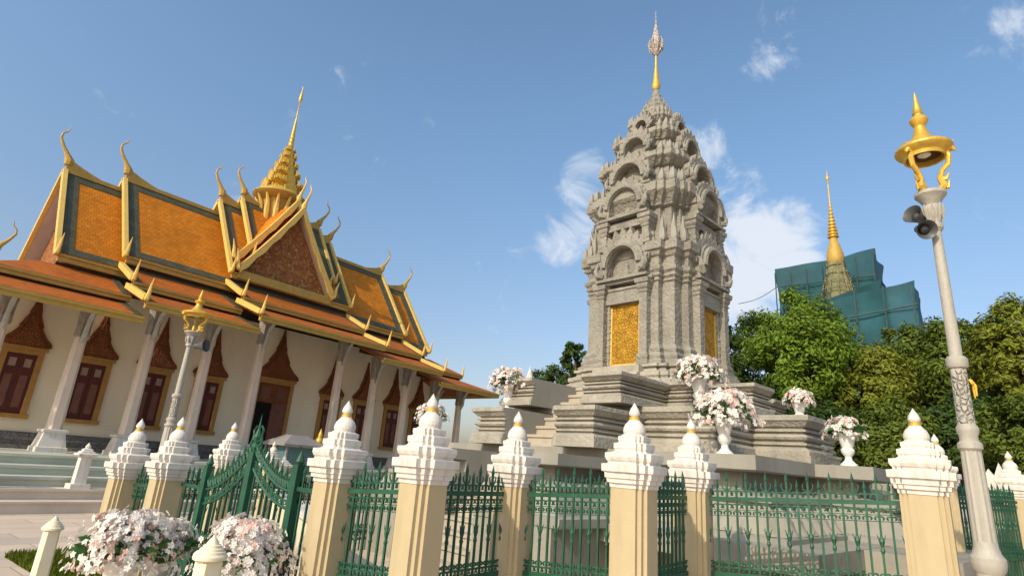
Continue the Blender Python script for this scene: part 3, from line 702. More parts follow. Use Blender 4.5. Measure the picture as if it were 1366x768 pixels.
def arch_pediment(mb, x, z0, ri, ro, zc, zt, mx, th=.14, flames=9):
    """arched pediment facing -x at plane x"""
    fr = lambda u, v, w: (x-w, u, v)
    n = 14
    inner = [(ri*math.cos(math.pi*j/n), zc+ri*1.08*math.sin(math.pi*j/n)) for j in range(n+1)]
    outer = [(ro*math.cos(math.pi*j/n), zc+ro*1.10*math.sin(math.pi*j/n)) for j in range(n+1)]
    for j in range(n): mb.prism([inner[j], outer[j], outer[j+1], inner[j+1]], -.25, th, fr, mx)
    w = ro-ri
    # round roll along the arch
    mb.tube([mx @ Vector((x-th*1.05, (ri+w*.35)*math.cos(math.pi*j/n), zc+(ri+w*.35)*1.08*math.sin(math.pi*j/n))) for j in range(n+1)], w*.36, 6)
    for s in (-1, 1):
        y0, y1 = sorted((s*ri, s*ro*1.02)); mb.box(x-th, x+.25, y0, y1, z0, zc+.002, mx)
        # curled ends
        mb.tube([mx @ Vector((x-th*.9, s*(ri+w*.5), z0+.06)), mx @ Vector((x-th*1.3, s*(ro+w*.1), z0+.08)), mx @ Vector((x-th*1.3, s*(ro+w*.45), z0+.2*ri/.42)), mx @ Vector((x-th*1.1, s*(ro+w*.3), z0+.34*ri/.42)), mx @ Vector((x-th*.8, s*(ro+w*.5), z0+.44*ri/.42))], [w*.35, w*.42, w*.35, w*.22, .01], 6)
    # tympanum and ledge
    mb.prism([(-ri*1.01, z0)]+[(ri*1.01, z0)]+[(ri*1.01*math.cos(math.pi*j/n), zc+ri*1.08*math.sin(math.pi*j/n)) for j in range(n+1)], -.25, -.12, fr, mx)
    mb.box(x-th-.03, x+.1, -ro*1.18, ro*1.18, z0-.09, z0-.03, mx); mb.box(x-th-.0, x+.1, -ro*1.12, ro*1.12, z0-.03, z0, mx)
    # small relief figure
    mb.lathe([(.0, z0+.02), (ri*.28, z0+.03), (ri*.24, z0+.3*ri), (ri*.12, z0+.55*ri), (ri*.14, z0+.75*ri), (.0, z0+1.1*ri)], 8, mx @ Matrix.Translation((x+.10, 0, 0)))
    # flame crest
    for j in range(flames):
        a = math.pi*(j+.5)/flames; c, s_ = math.cos(a), math.sin(a)
        L_ = (zt-(zc+ro*1.1))*(.55+.45*s_**3)
        bw = ro*math.pi/flames*.62
        B = Vector((ro*c*.98, zc+ro*1.08*s_)); d = Vector((c*.8, s_+.25)).normalized(); t_ = Vector((-d.y, d.x))
        poly = [B-t_*bw, B+t_*bw, B+t_*bw*.9+d*L_*.45, B+d*L_, B-t_*bw*.9+d*L_*.45]
        mb.prism([(q.x, q.y) for q in poly], -.1, th*.7, fr, mx)
def antefix(mb, x, y, z_, h, w):
    mb.loft([rectring(x-a, x+a, y-a, y+a, zz_) for a, zz_ in [(w*.8, z_), (w, z_+h*.18), (w*.9, z_+h*.4), (w*.55, z_+h*.7), (w*.08, z_+h)]])
def outline_corners(o, s, base=P0):
    return plan(*base, o=o, s=s)
for k in range(4):
    mx = rot4(k)
    # porch
    b = MB()
    for s in (-1, 1):
        y0, y1 = sorted((s*.50, s*.70)); pilaster(b, -1.55, -1.2, y0, y1, 3.99, 5.98, mx)
        y0, y1 = sorted((s*.395, s*.455))
        b.lathe([(.05, 3.99), (.06, 4.1), (.04, 4.12)]+sum([[(.045, 4.15+i*.16), (.06, 4.2+i*.16), (.045, 4.25+i*.16)] for i in range(8)], [])+[(.05, 5.5)], 8, mx @ Matrix.Translation((-1.38, s*.455, 0)))
    b.box(-1.47, -1.2, -.50, .50, 5.50, 5.82, mx); b.box(-1.50, -1.2, -.49, .49, 5.82, 5.88, mx)
    b.box(-1.52, -1.2, -.82, .82, 5.985, 6.06, mx)
    b.obj('porch', 'stone_fine', stupa)
    b = MB(); arch_pediment(b, -1.42, 6.15, .42, .62, 6.42, 7.45, mx, .16, 11); b.obj('arched_pediment', 'stone_fine', stupa)
    b = MB(); b.box(-1.34, -1.28, -.43, .43, 4.0, 5.50, mx); dr = b.obj('door', 'gold_carved', stupa)
    b = MB()
    for s in (-1, 1):
        y0, y1 = sorted((s*.37, s*.435)); b.box(-1.37, -1.339, y0, y1, 4.0, 5.45, mx)
    b.box(-1.365, -1.339, -.36, .36, 4.0, 4.06, mx)
    b.obj('door_frame', 'gold_bright', dr)
for k in range(4):
    b = MB()
    for x, y in outline_corners(.10, 1.0)[9*k+2:9*k+7:2]: antefix(b, x, y, 6.87, .34, .07)
    b.obj('cornice_antefix', 'stone_plain', stupa)
# upper tiers
ups = [(6.87, 8.50, .985), (8.48, 9.48, .875), (9.46, 10.38, .69), (10.36, 11.06, .48)]
for i, (zb, zt, s_) in enumerate(ups):
    h = zt-zb; q = s_
    taper = [.985, .93, .90, .85][i]
    pf = [(zb, .06), (zb+.08*h, .06), (zb+.11*h, 0), (zb+.20*h, .02), (zb+.24*h, -.09*q), (zb+.60*h, -.09*q), (zb+.63*h, .0), (zb+.66*h, -.04*q), (zb+.72*h, .02), (zb+.76*h, .06*q), (zb+.80*h, .12*q), (zb+.83*h, .16*q), (zb+.97*h, .15*q), (zb+.985*h, .11*q), (zt, .0)]
    b = MB()
    b.loft([ringz(plan(*P0, o=o, s=s_*(1-(1-taper)*(z_-zb)/h)), z_) for z_, o in pf])
    b.obj('tower_tier', 'stone_fine', stupa)
    for k in range(4):
        b = MB()
        for x, y in plan(*P0, o=.06*q, s=s_*taper)[9*k+2:9*k+7:2]: antefix(b, x, y, zt-.01, .26*h**.5, .06*q+.01)
        b.obj('cornice_antefix', 'stone_plain', stupa)
    for k in range(4):
        mx = rot4(k); b = MB(); x = -(P0[0]*s_+.04)
        if i == 0:
            for sg in (-1, 1):
                y0, y1 = sorted((sg*.52, sg*.70)); pilaster(b, x-.10, x+.2, y0, y1, zb+.02, zb+.78, mx)
            b.box(x-.06, x+.2, -.52, .52, zb+.55, zb+.74, mx)
            arch_pediment(b, x-.02, zb+.90, .42, .60, zb+1.12, zb+1.95, mx, .15, 11)
        else:
            rr = [0, .40, .30, .17][i]
            arch_pediment(b, x, zb+.14*h, rr, rr*1.42, zb+.14*h+(.72*h-rr*1.08)*.55, zb+1.16*h, mx, .12*q+.03, 9)
        b.obj('arched_pediment', 'stone_fine', stupa)
        if i == 0:
            pass
    # slim statues/leaf stones in front of the corners
    for k in range(4):
        b = MB()
        for x, y in plan(*P0, o=.05*q, s=s_)[9*k+2:9*k+7:2]: antefix(b, x, y, zb+.02, .42*h, .05*q+.01)
        b.obj('corner_leaf', 'stone_plain', stupa)
b = MB(); b.lathe([(.52, 11.04), (.56, 11.12), (.50, 11.2), (.44, 11.25), (.46, 11.34), (.40, 11.45), (.33, 11.5), (.35, 11.58), (.28, 11.7), (.22, 11.74), (.23, 11.82), (.17, 11.92), (.13, 11.96), (.14, 12.04), (.09, 12.14), (.07, 12.3)], 24)
for j in range(14):
    a = 2*math.pi*j/14
    for rr, zz_ in ((.50, 11.1), (.40, 11.36), (.29, 11.6)): b.lathe([(.05*rr*2, zz_), (.06*rr*2, zz_+.08), (.0, zz_+.24)], 5, Matrix.Translation((rr*math.cos(a), rr*math.sin(a), 0)))
b.obj('tower_cap', 'stone_fine', stupa, True)
b = MB(); b.lathe([(.085, 12.25), (.12, 12.32), (.12, 12.42), (.10, 12.46), (.085, 12.6), (.05, 12.95), (.035, 13.05), (.03, 13.45)], 16); fin = b.obj('finial', 'gold', stupa, True)
b = MB(); b.lathe([(.03, 13.42), (.07, 13.45), (.13, 13.58), (.14, 13.66), (.19, 13.72), (.17, 13.80), (.15, 13.9), (.13, 14.05), (.09, 14.25), (.05, 14.45), (.045, 14.5), (.02, 14.6), (.012, 15.0), (.0, 15.1)], 12)
for j in range(8):
    a = 2*math.pi*j/8; c, s_ = math.cos(a), math.sin(a)
    b.tube([(.10*c, .10*s_, 13.55), (.20*c, .20*s_, 13.7), (.21*c, .21*s_, 13.85), (.17*c, .17*s_, 14.05)], [.03, .035, .03, .004], 5)
b.obj('crown', 'rod', fin, True)

# ------------------------------------------------------------------ FENCE
FZ = lambda y: 1.69-.065*y
def make_pillar(loc, label):
    t_ = thing('fence_pillar', label, 'pillar', loc, 0, 'yellow fence pillars with white tiered caps')
    base = (.18, .105, .145)
    b = MB(); b.loft([ringz(plan2(*base, s=s), z_) for z_, s in [(-1.75, 1.25), (-1.45, 1.25), (-1.43, 1.0), (.001, 1.0)]]); b.obj('shaft', 'yellow', t_)
    b = MB(); pf = [(0, 1.04), (.035, 1.06), (.04, 1.17), (.075, 1.19), (.08, 1.27), (.125, 1.29), (.135, 1.42), (.20, 1.43), (.205, 1.16), (.22, 1.14), (.235, 1.22), (.262, 1.28), (.298, 1.27), (.305, .98), (.318, .86), (.33, .84), (.345, .90), (.388, .90), (.394, .74), (.405, .67), (.42, .71), (.452, .71), (.458, .58), (.47, .50)]
    b.loft([ringz(plan2(*base, s=s), z_) for z_, s in pf]); b.lathe([(.094, .465), (.104, .495), (.102, .525), (.088, .56), (.062, .588), (.045, .61)], 20); b.obj('cap', 'white', t_)
    b = MB(); b.lathe([(.04, .60), (.05, .605), (.05, .63), (.035, .635)], 14); b.obj('gold_ring', 'gold', t_, True)
    b = MB(); b.lathe([(.03, .632), (.048, .65), (.052, .67), (.042, .70), (.02, .735), (.0, .77)], 14); b.obj('finial', 'white', t_, True)
    return t_
pl = [(3.16, 8.80, 'fence pillar left of the gate, the farther of the adjoining two'), (3.34, 8.0, 'fence pillar that carries the left gate leaf'),
      (3.54, 4.85, 'fence pillar directly right of the green gate'), (3.66, 3.79, 'broad near fence pillar with its right face in shade, below the temple eaves end'),
      (4.99, 3.83, 'fence pillar in front of the stupa stairs, half shaded low down'), (5.03, 2.49, 'near fence pillar in front of the golden door'),
      (6.43, 2.49, 'fence pillar with a stepped shadow on it, right of the golden door'), (6.61, .42, 'large near fence pillar left of the tall lamp post'),
      (10.9, .47, 'fence pillar mostly hidden behind the pillar beside the lamp post')]
pil = make_pillar((pl[0][0], pl[0][1], FZ(pl[0][1])), pl[0][2])
for x, y, lab in pl[1:]: dup(pil, (x, y, FZ(y) if x < 10 else 1.79), 0, lab)
for (px, py, d, zb, lab) in [(303, 618, 11.4, 1.25, 'fence pillar seen through the left gate leaf'),
                             (1353, 655, 13.2, 1.72, 'far fence pillar right of the tall lamp post')]:
    p = hd(px, py, d); dup(pil, (p.x, p.y, zb), 0, lab)
p = hd(362, 615, 15.0); dup(pil, (p.x, p.y, 1.17), 0, 'slim distant fence pillar just right of the gate peak', .8)
lw = thing('low_wall', 'low cream wall seen between the gate bars', 'wall', (5.3, 8.2, 0), R(68))
MB().box(-1.9, 1.6, -.12, .12, 0, .80).obj('wall_body', 'cream', lw); MB().box(-1.95, 1.65, -.17, .17, .80, .88).obj('coping', 'white', lw)
# iron panels
def scroll(mb, x, z_, s, flip, r=.009):
    pts = []
    for j in range(9):
        a = j/8*4.6; rr = s*(1-.085*j)
        pts.append((x+flip*(s*.9-rr*math.cos(a)), 0, z_+rr*math.sin(a)))
    mb.tube(pts, r, 4)
def panel(A, B, label, zr=None):
    ax, ay = A; bx, by = B; ln = math.hypot(bx-ax, by-ay); ang = math.atan2(by-ay, bx-ax)
    za, zb = FZ(ay), FZ(by)
    if zr is not None: za = zb = zr
    t_ = thing('iron_fence_panel', label, 'fence', (ax, ay, za), ang, 'green wrought iron fence panels')
    sl = (zb-za)/ln
    def sh(mb):
        mb.v = [(x, y, z_+sl*x) for x, y, z_ in mb.v]; return mb
    m0 = .17; n = max(3, round((ln-2*m0)/.095)); st = (ln-2*m0)/n
    for zz_, hh in ((-.075, .02), (-.80, .022), (-.92, .016)):
        sh(MB().box(.1, ln-.1, -.014, .014, zz_-hh, zz_+hh)).obj('rail', 'iron', t_)
    sh(MB().box(.1, ln-.1, -.10, .10, -1.75, -1.25)).obj('kerb', 'white', t_)
    for i in range(n+1):
        x = m0+st*i; big = i % 2 == 0
        b = MB(); tz = .10 if big else .03
        b.box(x-.0095, x+.0095, -.0095, .0095, -1.25, tz)
        b.lathe([(.012, tz), (.018, tz+.02), (.0, tz+.10)], 5, Matrix.Translation((x, 0, 0)))
        if big:
            b.lathe([(.009, -.52), (.02, -.49), (.012, -.46), (.024, -.41), (.011, -.37), (.009, -.34)], 6, Matrix.Translation((x, 0, 0)))
            for f_ in (-1, 1): b.tube([(x, 0, -.43), (x+f_*.02, 0, -.40), (x+f_*.035, 0, -.35)], [.008, .008, .003], 4)
        sh(b).obj('picket', 'iron', t_)
    for zz_, rr_ in ((-.025, .035), (-.15, .03), (-.215, .022), (-.70, .024), (-.755, .03), (-.86, .03)):
        b = MB()
        for i in range(n):
            x = m0+st*(i+.5)
            for f_ in (-1, 1): scroll(b, x-f_*.045, zz_, rr_, f_)
        b.box(m0, ln-m0, -.004, .004, zz_-rr_-.006, zz_-rr_+.001)
        if zz_ > -.1:
            for i in range(0, n+1, 2):
                x = m0+st*i
                for f_ in (-1, 1): b.tube([(x, 0, .0), (x+f_*.04, 0, .03), (x+f_*.05, 0, .07), (x+f_*.03, 0, .09)], [.008, .008, .007, .003], 4)
        sh(b).obj('scroll_row', 'iron', t_)
    return t_
panel((3.34, 8.0), (3.16, 8.8), 'narrow iron fence panel between the adjoining pillars left of the gate')
panel((3.54, 4.85), (3.66, 3.79), 'iron fence panel right of the gate pillar, with the temple terrace behind')
panel((3.66, 3.79), (4.99, 3.83), 'dark iron fence panel seen edge on, below the left stupa stairs')
panel((4.99, 3.83), (5.03, 2.49), 'iron fence panel between the two pillars in front of the stupa stairs')
panel((5.03, 2.49), (6.43, 2.49), 'dark narrow iron fence panel seen edge on, below the golden door')
panel((6.43, 2.49), (6.61, .42), 'widest iron fence panel, with the stupa base corner behind it')
panel((6.61, .42), (10.9, .47), 'iron fence panel running away from the viewer beside the lamp post')
panel((10.9, .47), (13.0, -.45), 'distant iron fence panel behind the lamp post', 1.74)
panel((13.0, -.45), (13.0, -3.2), 'distant iron fence panel at the right picture edge', 1.74)
panel((3.16, 8.8), (7.6, 9.0), 'iron fence panel running back from the leftmost fence pillar')
# gate
gt = thing('iron_gate', 'green double iron gate rising to a peak between two yellow pillars', 'gate', (3.44, 6.26, 0))
def gz(y): return FZ(y)
G0 = 6.26
def G(mb, n_, par=None):
    mb.v = [(x-3.44, y-G0, z_) for x, y, z_ in mb.v]; return mb.obj(n_, 'iron', par or gt)
cpost = MB(); cpost.box(3.40, 3.48, G0-.045, G0+.045, .1, gz(G0)+.30); cpost.lathe([(.03, 0), (.05, .05), (.02, .09), (.045, .16), (.015, .25), (.0, .42)], 8, Matrix.Translation((3.44, G0, gz(G0)+.30)))
for f_ in (-1, 1): cpost.tube([(3.44, G0, gz(G0)+.40), (3.44, G0+f_*.08, gz(G0)+.44), (3.44, G0+f_*.10, gz(G0)+.54), (3.44, G0+f_*.05, gz(G0)+.58)], .012, 5)
G(cpost, 'centre_post')
def topz(y, hinge, s):
    """curved top rail"""
    tt = abs(y-hinge)/abs(G0-hinge)
    return gz(y)-.10+.42*max(0, tt)**1.9
for s, hinge, pillar in ((1, 7.22, 7.84), (-1, 5.36, 5.0)):
    lf = MB(); lf.box(3.395, 3.485, hinge-.045, hinge+.045, .05, gz(hinge)+.16); lf.lathe([(.03, 0), (.045, .03), (.0, .14)], 8, Matrix.Translation((3.44, hinge, gz(hinge)+.16)))
    leaf = G(lf, 'gate_leaf')
    n = 9
    for i in range(1, n):
        y = hinge+(G0-hinge)*i/n; z_ = topz(y, hinge, s)
        b = MB(); b.box(3.431, 3.449, y-.009, y+.009, .12, z_+.12); b.lathe([(.012, 0), (.02, .03), (.0, .12)], 5, Matrix.Translation((3.44, y, z_+.12)))
        G(b, 'bar', leaf)
    b = MB()
    for off in (0, -.16):
        b.tube([(3.44, hinge+(G0-hinge)*j/12, topz(hinge+(G0-hinge)*j/12, hinge, s)+off) for j in range(13)], .017, 5)
    b.box(3.42, 3.46, min(hinge, G0), max(hinge, G0), .28, .33); b.box(3.42, 3.46, min(hinge, G0), max(hinge, G0), .62, .655)
    G(b, 'leaf_rail', leaf)
    b = MB()
    for i in range(2*n):
        y = hinge+(G0-hinge)*(i+.5)/(2*n); z_ = topz(y, hinge, s)
        for f_ in (-1, 1):
            bb = MB(); scroll(bb, 0, 0, .035, f_, .008)
            b.add([(3.44, y+p[0], z_+.03+p[2]) for p in bb.v], bb.f); b.add([(3.44+p[1], y+p[0], z_-.12+p[2]) for p in bb.v], bb.f)
        b.tube([(3.44, y, z_+.02), (3.44, y+.03, z_+.09), (3.44, y-.01, z_+.16)], [.012, .02, .003], 5)
    G(b, 'leaf_scrollwork', leaf)
    # fixed side strip between leaf and pillar
    b = MB(); y0, y1 = sorted((hinge, pillar))
    b.box(3.425, 3.455, y0, y1, gz(y0)-.11, gz(y0)-.07); b.box(3.425, 3.455, y0, y1, .28, .33)
    k_ = max(2, int((y1-y0)/.11))
    for i in range(1, k_):
        y = y0+(y1-y0)*i/k_; b.box(3.431, 3.449, y-.009, y+.009, .12, gz(y)+.06); b.lathe([(.012, 0), (.02, .03), (.0, .1)], 5, Matrix.Translation((3.44, y, gz(y)+.06)))
        for f_ in (-1, 1):
            bb = MB(); scroll(bb, 0, 0, .035, f_, .008); b.add([(3.44, y+p[0], gz(y)-.03+p[2]) for p in bb.v], bb.f); b.add([(3.44, y+p[0], gz(y)-.19+p[2]) for p in bb.v], bb.f)
    G(b, 'side_strip')
# front bollards
def bollard(loc, label):
    t_ = thing('stone_bollard', label, 'bollard', loc, 0, 'cream bollards in the foreground')
    b = MB()
    def oc(h, z_): k = h*.72; return [(a, c, z_) for a, c in [(h, -k), (h, k), (k, h), (-k, h), (-h, k), (-h, -k), (-k, -h), (k, -h)]]
    b.loft([oc(h, z_) for h, z_ in [(.13, 0), (.13, .1), (.10, .12), (.09, .93)]]); b.obj('shaft', 'cream', t_)
    b = MB(); b.lathe([(.105, .93), (.14, .95), (.142, .975), (.13, .99), (.12, .992), (.118, 1.012), (.10, 1.016), (.097, 1.036), (.078, 1.042), (.075, 1.062), (.052, 1.068), (.048, 1.085), (.02, 1.12), (.0, 1.15)], 20); b.obj('cap', 'cream', t_, True)
    return t_
bo = bollard((2.19, 7.70, 0), 'cream stepped-cap bollard standing before the pavement at lower left')
bo.scale = (.70,)*3
p = hd(287, 711, 5.2); dup(bo, (p.x, p.y, 0), 0, 'cream stepped-cap bollard in front of the right foreground bouquet', .86)

# ------------------------------------------------------------------ FLOWER URNS
def flower(mb, c, n, s, droop):
    n = n.normalized(); t1 = n.orthogonal().normalized(); t1 = (Matrix.Rotation(rnd.uniform(0, 6.28), 3, n) @ t1); t2 = n.cross(t1)
    for k in range(5):
        a = 2*math.pi*k/5; d = math.cos(a)*t1+math.sin(a)*t2; w_ = -math.sin(a)*t1+math.cos(a)*t2
        mb.add([c, c+d*s*.55+w_*s*.38+n*s*.16, c+d*s+n*s*.02, c+d*s*.55-w_*s*.38+n*s*.16], [(0, 1, 2, 3)])
def make_urn(loc, label, R_=.42, nfl=420, sc=1.0, tall=True, seed=1):
    R_ *= 1.22; nfl = int(nfl*1.2)
    global rnd
    rnd = random.Random(seed)
    t_ = thing('flower_urn', label, 'flower urn', loc, rnd.uniform(0, 6.28), 'white urns filled with orchid bouquets')
    b = MB(); b.lathe([(.0, 0), (.13, 0), (.13, .03), (.10, .05), (.055, .10), (.05, .15), (.075, .18), (.10, .22), (.105, .26), (.08, .29), (.095, .33), (.12, .42), (.14, .50), (.155, .52), (.155, .54), (.12, .54)], 20); b.obj('urn', 'urn', t_, True)
    bl, pk, lf = MB(), MB(), MB()
    top = .50; DH = .68*R_
    ns = max(18, nfl//22)
    for q_ in range(ns):
        a = 2*math.pi*q_*.618+rnd.uniform(-.25, .25); reach = R_*rnd.uniform(.35, 1.12)**.8; hh = DH*rnd.uniform(.75, 1.25); drop = R_*rnd.uniform(.35, .85)
        for e in range(nfl//ns):
            t0 = rnd.uniform(.16, 1.0); r0 = reach*t0
            z0 = top+hh*math.sin(math.pi*min(1, .22+t0*.62))-drop*max(0, t0-.55)**1.5*2.0
            c = Vector((r0*math.cos(a), r0*math.sin(a), z0))+Vector((rnd.gauss(0, .022), rnd.gauss(0, .022), rnd.gauss(0, .02)))
            nn = Vector((math.cos(a)*(.3+t0), math.sin(a)*(.3+t0), 1.0-.7*t0))+Vector((rnd.gauss(0, .35), rnd.gauss(0, .35), rnd.gauss(0, .35)))
            flower(pk if rnd.random() < .15 else bl, c, nn, rnd.uniform(.026, .040)*sc*(1.05-.35*t0), 0)
    for i in range(150):
        a = rnd.uniform(0, 6.28); q = rnd.uniform(.1, .85); rr = R_*.85*q
        c = Vector((rr*math.cos(a), rr*math.sin(a), top+.9*DH*math.sqrt(1-q*q)*rnd.uniform(.2, 1.0)))
        d = Vector((math.cos(a), math.sin(a), rnd.uniform(-.3, .6))).normalized(); s_ = d.orthogonal().normalized(); ln = rnd.uniform(.07, .13)
        lf.add([c-s_*.02, c+d*ln*.5-s_*.035, c+d*ln, c+d*ln*.5+s_*.035, c+s_*.02], [(0, 1, 2, 3, 4)])
    for i in range(11):
        a = 2*math.pi*i/11; lf.tube([(0, 0, top-.03), (R_*.4*math.cos(a), R_*.4*math.sin(a), top+.7*DH), (R_*.9*math.cos(a), R_*.9*math.sin(a), top+.3*DH)], .006, 4)
    nb_ = len(bl.v); bo_ = raw('blossoms', bl.v+pk.v, bl.f+[tuple(q_+nb_ for q_ in f_) for f_ in pk.f], 'bloom', t_)
    bo_.data.materials.append(M['bloom_pink']); bo_.data.polygons.foreach_set('material_index', [0]*len(bl.f)+[1]*len(pk.f))
    raw('leaves', lf.v, lf.f, 'bloom_leaf', t_)
    rnd = random.Random(seed+99)
    return t_
def place_urn(px, py, d, label, R_, nfl, sc, seed, z=None):
    p = hd(px, py, d)
    if z is not None: p.z = z
    return make_urn((p.x, p.y, p.z), label, R_, nfl, sc, seed=seed)
U = []
p = hd(170, 722, 6.2); U.append(make_urn((p.x, p.y, .12), 'large orchid bouquet in a pale pot in front of the left fence pillars', .37, 1500, 1.2, seed=3))
p = hd(216, 722, 6.8); U.append(make_urn((p.x, p.y, .08), 'pinker orchid bouquet tucked behind the left foreground bouquet', .30, 1000, 1.1, seed=4))
p = hd(322, 736, 6.0); U.append(make_urn((p.x, p.y, .10), 'large orchid bouquet with tinges of orange in front of the gate', .38, 1600, 1.2, seed=5))
# stands for the front urns
for i, o in enumerate(U):
    b = MB(); z_ = o.location.z; b.lathe([(.20, -z_), (.20, -z_+.03), (.17, -.02), (.17, 0)], 18); b.obj('stand', 'urn', o)
def stupa_urn(x, y, z_, label, R_, n, sc, seed):
    c, s_ = math.cos(TH), math.sin(TH)
    return make_urn((SC.x+x*c-y*s_, SC.y+x*s_+y*c, z_), label, R_, n, sc, seed=seed)
stupa_urn(-2.55, -2.45, Z2+.002, 'white urn of orchids on the upper stupa ledge beside the tower', .42, 900, 1.7, 11)
stupa_urn(-3.60, -3.42, Z1+.002, 'white urn of orchids on the lower stupa ledge, the largest there', .47, 1100, 1.7, 12)
stupa_urn(.85, -2.98, Z2+.002, 'small orchid urn on the far side of the stupa, half hidden beside a pale panel', .26, 520, 1.7, 13)
stupa_urn(-1.42, -4.50, Z1+.002, 'orchid urn lowest on the right of the stupa, beside the trees', .27, 560, 1.7, 14)
stupa_urn(-3.68, 1.38, Z2-.13+.002, 'orchid urn on the left stupa block against the sky', .40, 800, 1.7, 15)
stupa_urn(-3.85, 3.85, Z1+.002, 'orchid urn half hidden behind a white pillar cap below the temple eaves', .36, 700, 1.6, 16)


# ------------------------------------------------------------------ LAMP POSTS
def make_lamp(loc, label):
    t_ = thing('lamp_post', label, 'lamp post', loc, 0, 'grey lamp posts with golden lanterns')
    b = MB(); b.lathe([(.13, 0), (.13, .9), (.125, .95), (.12, 1.10), (.15, 1.14), (.16, 1.18), (.16, 1.22), (.13, 1.25), (.112, 1.30), (.108, 1.34)], 20); b.obj('pedestal', 'pole', t_, True)
    b = MB(); b.lathe([(.107, 1.33), (.103, 1.7), (.097, 2.05)], 24, flute=.08); b.obj('fluted_shaft', 'pole', t_)
    b = MB(); b.lathe([(.097, 2.04), (.118, 2.06), (.118, 2.10), (.09, 2.12), (.088, 2.16), (.108, 2.20), (.108, 2.23), (.085, 2.26)], 20); b.obj('ring', 'pole', t_, True)
    b = MB(); b.lathe([(.095, 2.74), (.11, 2.76), (.11, 2.82), (.085, 2.84)], 20); b.obj('ring', 'pole', t_, True)
    b = MB(); b.lathe([(.085, 2.25), (.082, 2.45), (.08, 2.75)], 20); b.obj('relief_shaft', 'pole_carved', t_, True)
    b = MB(); b.lathe([(.068, 2.83), (.061, 3.5), (.054, 4.05)], 18); b.obj('upper_shaft', 'pole', t_, True)
    b = MB(); b.lathe([(.06, 4.03), (.085, 4.06), (.085, 4.1), (.07, 4.12), (.075, 4.18), (.10, 4.25), (.10, 4.28), (.085, 4.30), (.13, 4.36), (.175, 4.40), (.175, 4.43), (.1, 4.44)], 20)
    for j in range(8):
        a = 2*math.pi*j/8; b.tube([(.07*math.cos(a), .07*math.sin(a), 4.12), (.10*math.cos(a), .10*math.sin(a), 4.2), (.115*math.cos(a), .115*math.sin(a), 4.3)], [.015, .02, .01], 5)
    b.obj('capital', 'pole', t_, True)
    for k in range(3):
        a = 2*math.pi*k/3+.45; c, s_ = math.cos(a), math.sin(a)
        b = MB()
        f_ = lambda r_, z_: (r_*c, r_*s_, z_)
        b.tube([f_(.10, 4.43), f_(.16, 4.48), f_(.13, 4.56), f_(.16, 4.64), f_(.235, 4.70), f_(.25, 4.78), f_(.235, 4.84), f_(.29, 4.87), f_(.33, 4.82)], [.045, .05, .036, .03, .032, .034, .04, .04, .014], 8)
        b.tube([f_(.13, 4.56), f_(.19, 4.55), f_(.23, 4.60)], [.025, .025, .005], 6); b.tube([f_(.24, 4.86), f_(.27, 4.93), f_(.33, 4.93)], [.02, .018, .004], 6)
        b.tube([f_(.12, 4.47), f_(.2, 4.46), f_(.22, 4.53)], [.02, .025, .004], 6)
        b.obj('dragon_bracket', 'gold', t_, True)
    b = MB(); b.lathe([(.205, 4.85), (.21, 4.80), (.235, 4.795), (.245, 4.83), (.275, 4.85), (.31, 4.868), (.325, 4.885), (.325, 4.905), (.30, 4.925), (.24, 4.955), (.17, 4.985), (.13, 5.01), (.10, 5.06), (.075, 5.12), (.06, 5.17)], 28, cap=False)
    b.lathe([(.06, 5.16), (.10, 5.21), (.11, 5.235), (.10, 5.255), (.055, 5.28), (.05, 5.30), (.065, 5.32), (.045, 5.345), (.05, 5.36), (.03, 5.44), (.015, 5.53), (.0, 5.58)], 18)
    b.obj('lamp_hood', 'gold', t_, True)
    b = MB(); b.lathe([(.207, 4.85), (.10, 4.90), (.05, 4.95), (.0, 4.96)], 24, cap=False); b.obj('hood_lining', 'lining', t_, True)
    b = MB(); b.lathe([(.05, 4.96), (.075, 4.93), (.075, 4.84), (.03, 4.82)], 12); b.obj('bulb', 'glass', t_, True)
    return t_
lamp = make_lamp((6.3, .035, .0), 'tall grey lamp post with golden lantern, nearest at the right')
dl = dup(lamp, (5.9, 14.72, .0), R(40), 'distant grey lamp post with golden lantern in front of the temple columns'); dl.scale = (1.08, 1.08, .945); lamp.scale = (.74, .74, 1)
def horn_speaker(loc, aim, label, s=1.0):
    t_ = thing('loudspeaker', label, 'loudspeaker', loc, 0, 'grey horn loudspeakers on the lamp posts')
    q = Vector(aim).to_track_quat('Z', 'Y').to_matrix().to_4x4()
    b = MB(); b.lathe([(.02*s, -.13*s), (.055*s, -.12*s), (.06*s, -.05*s), (.07*s, -.02*s), (.10*s, .05*s), (.125*s, .10*s), (.13*s, .115*s), (.12*s, .11*s), (.06*s, .0), (.0, -.01*s)], 20, q); b.obj('horn', 'speaker', t_, True)
    b = MB(); b.lathe([(.0, -.005*s), (.05*s, .0), (.05*s, .05*s), (.0, .075*s)], 12, q); b.obj('driver', 'speaker_dark', t_, True)
    return t_
horn_speaker(tuple(hd(1224, 290, 6.26)), (-.85, .5, .25), 'upper grey horn loudspeaker on the right lamp post', .70)
horn_speaker(tuple(hd(1231, 306, 6.2)), (-.7, -.35, -.35), 'lower grey horn loudspeaker on the right lamp post', .70)
horn_speaker(tuple(hd(268, 461, 15.6)), (.5, -.8, .1), 'grey horn loudspeaker on the distant lamp post', 1.2)
o = MB(); o.tube([(0, 0, 0), (.03, .02, .05), (.06, 0, .02), (.02, -.02, -.02), (.04, -.02, -.14)], [.014, .02, .02, .016, .008], 5); o.tube([(.03, 0, .0), (.07, 0, -.06), (.08, 0, -.16)], [.012, .016, .006], 5)
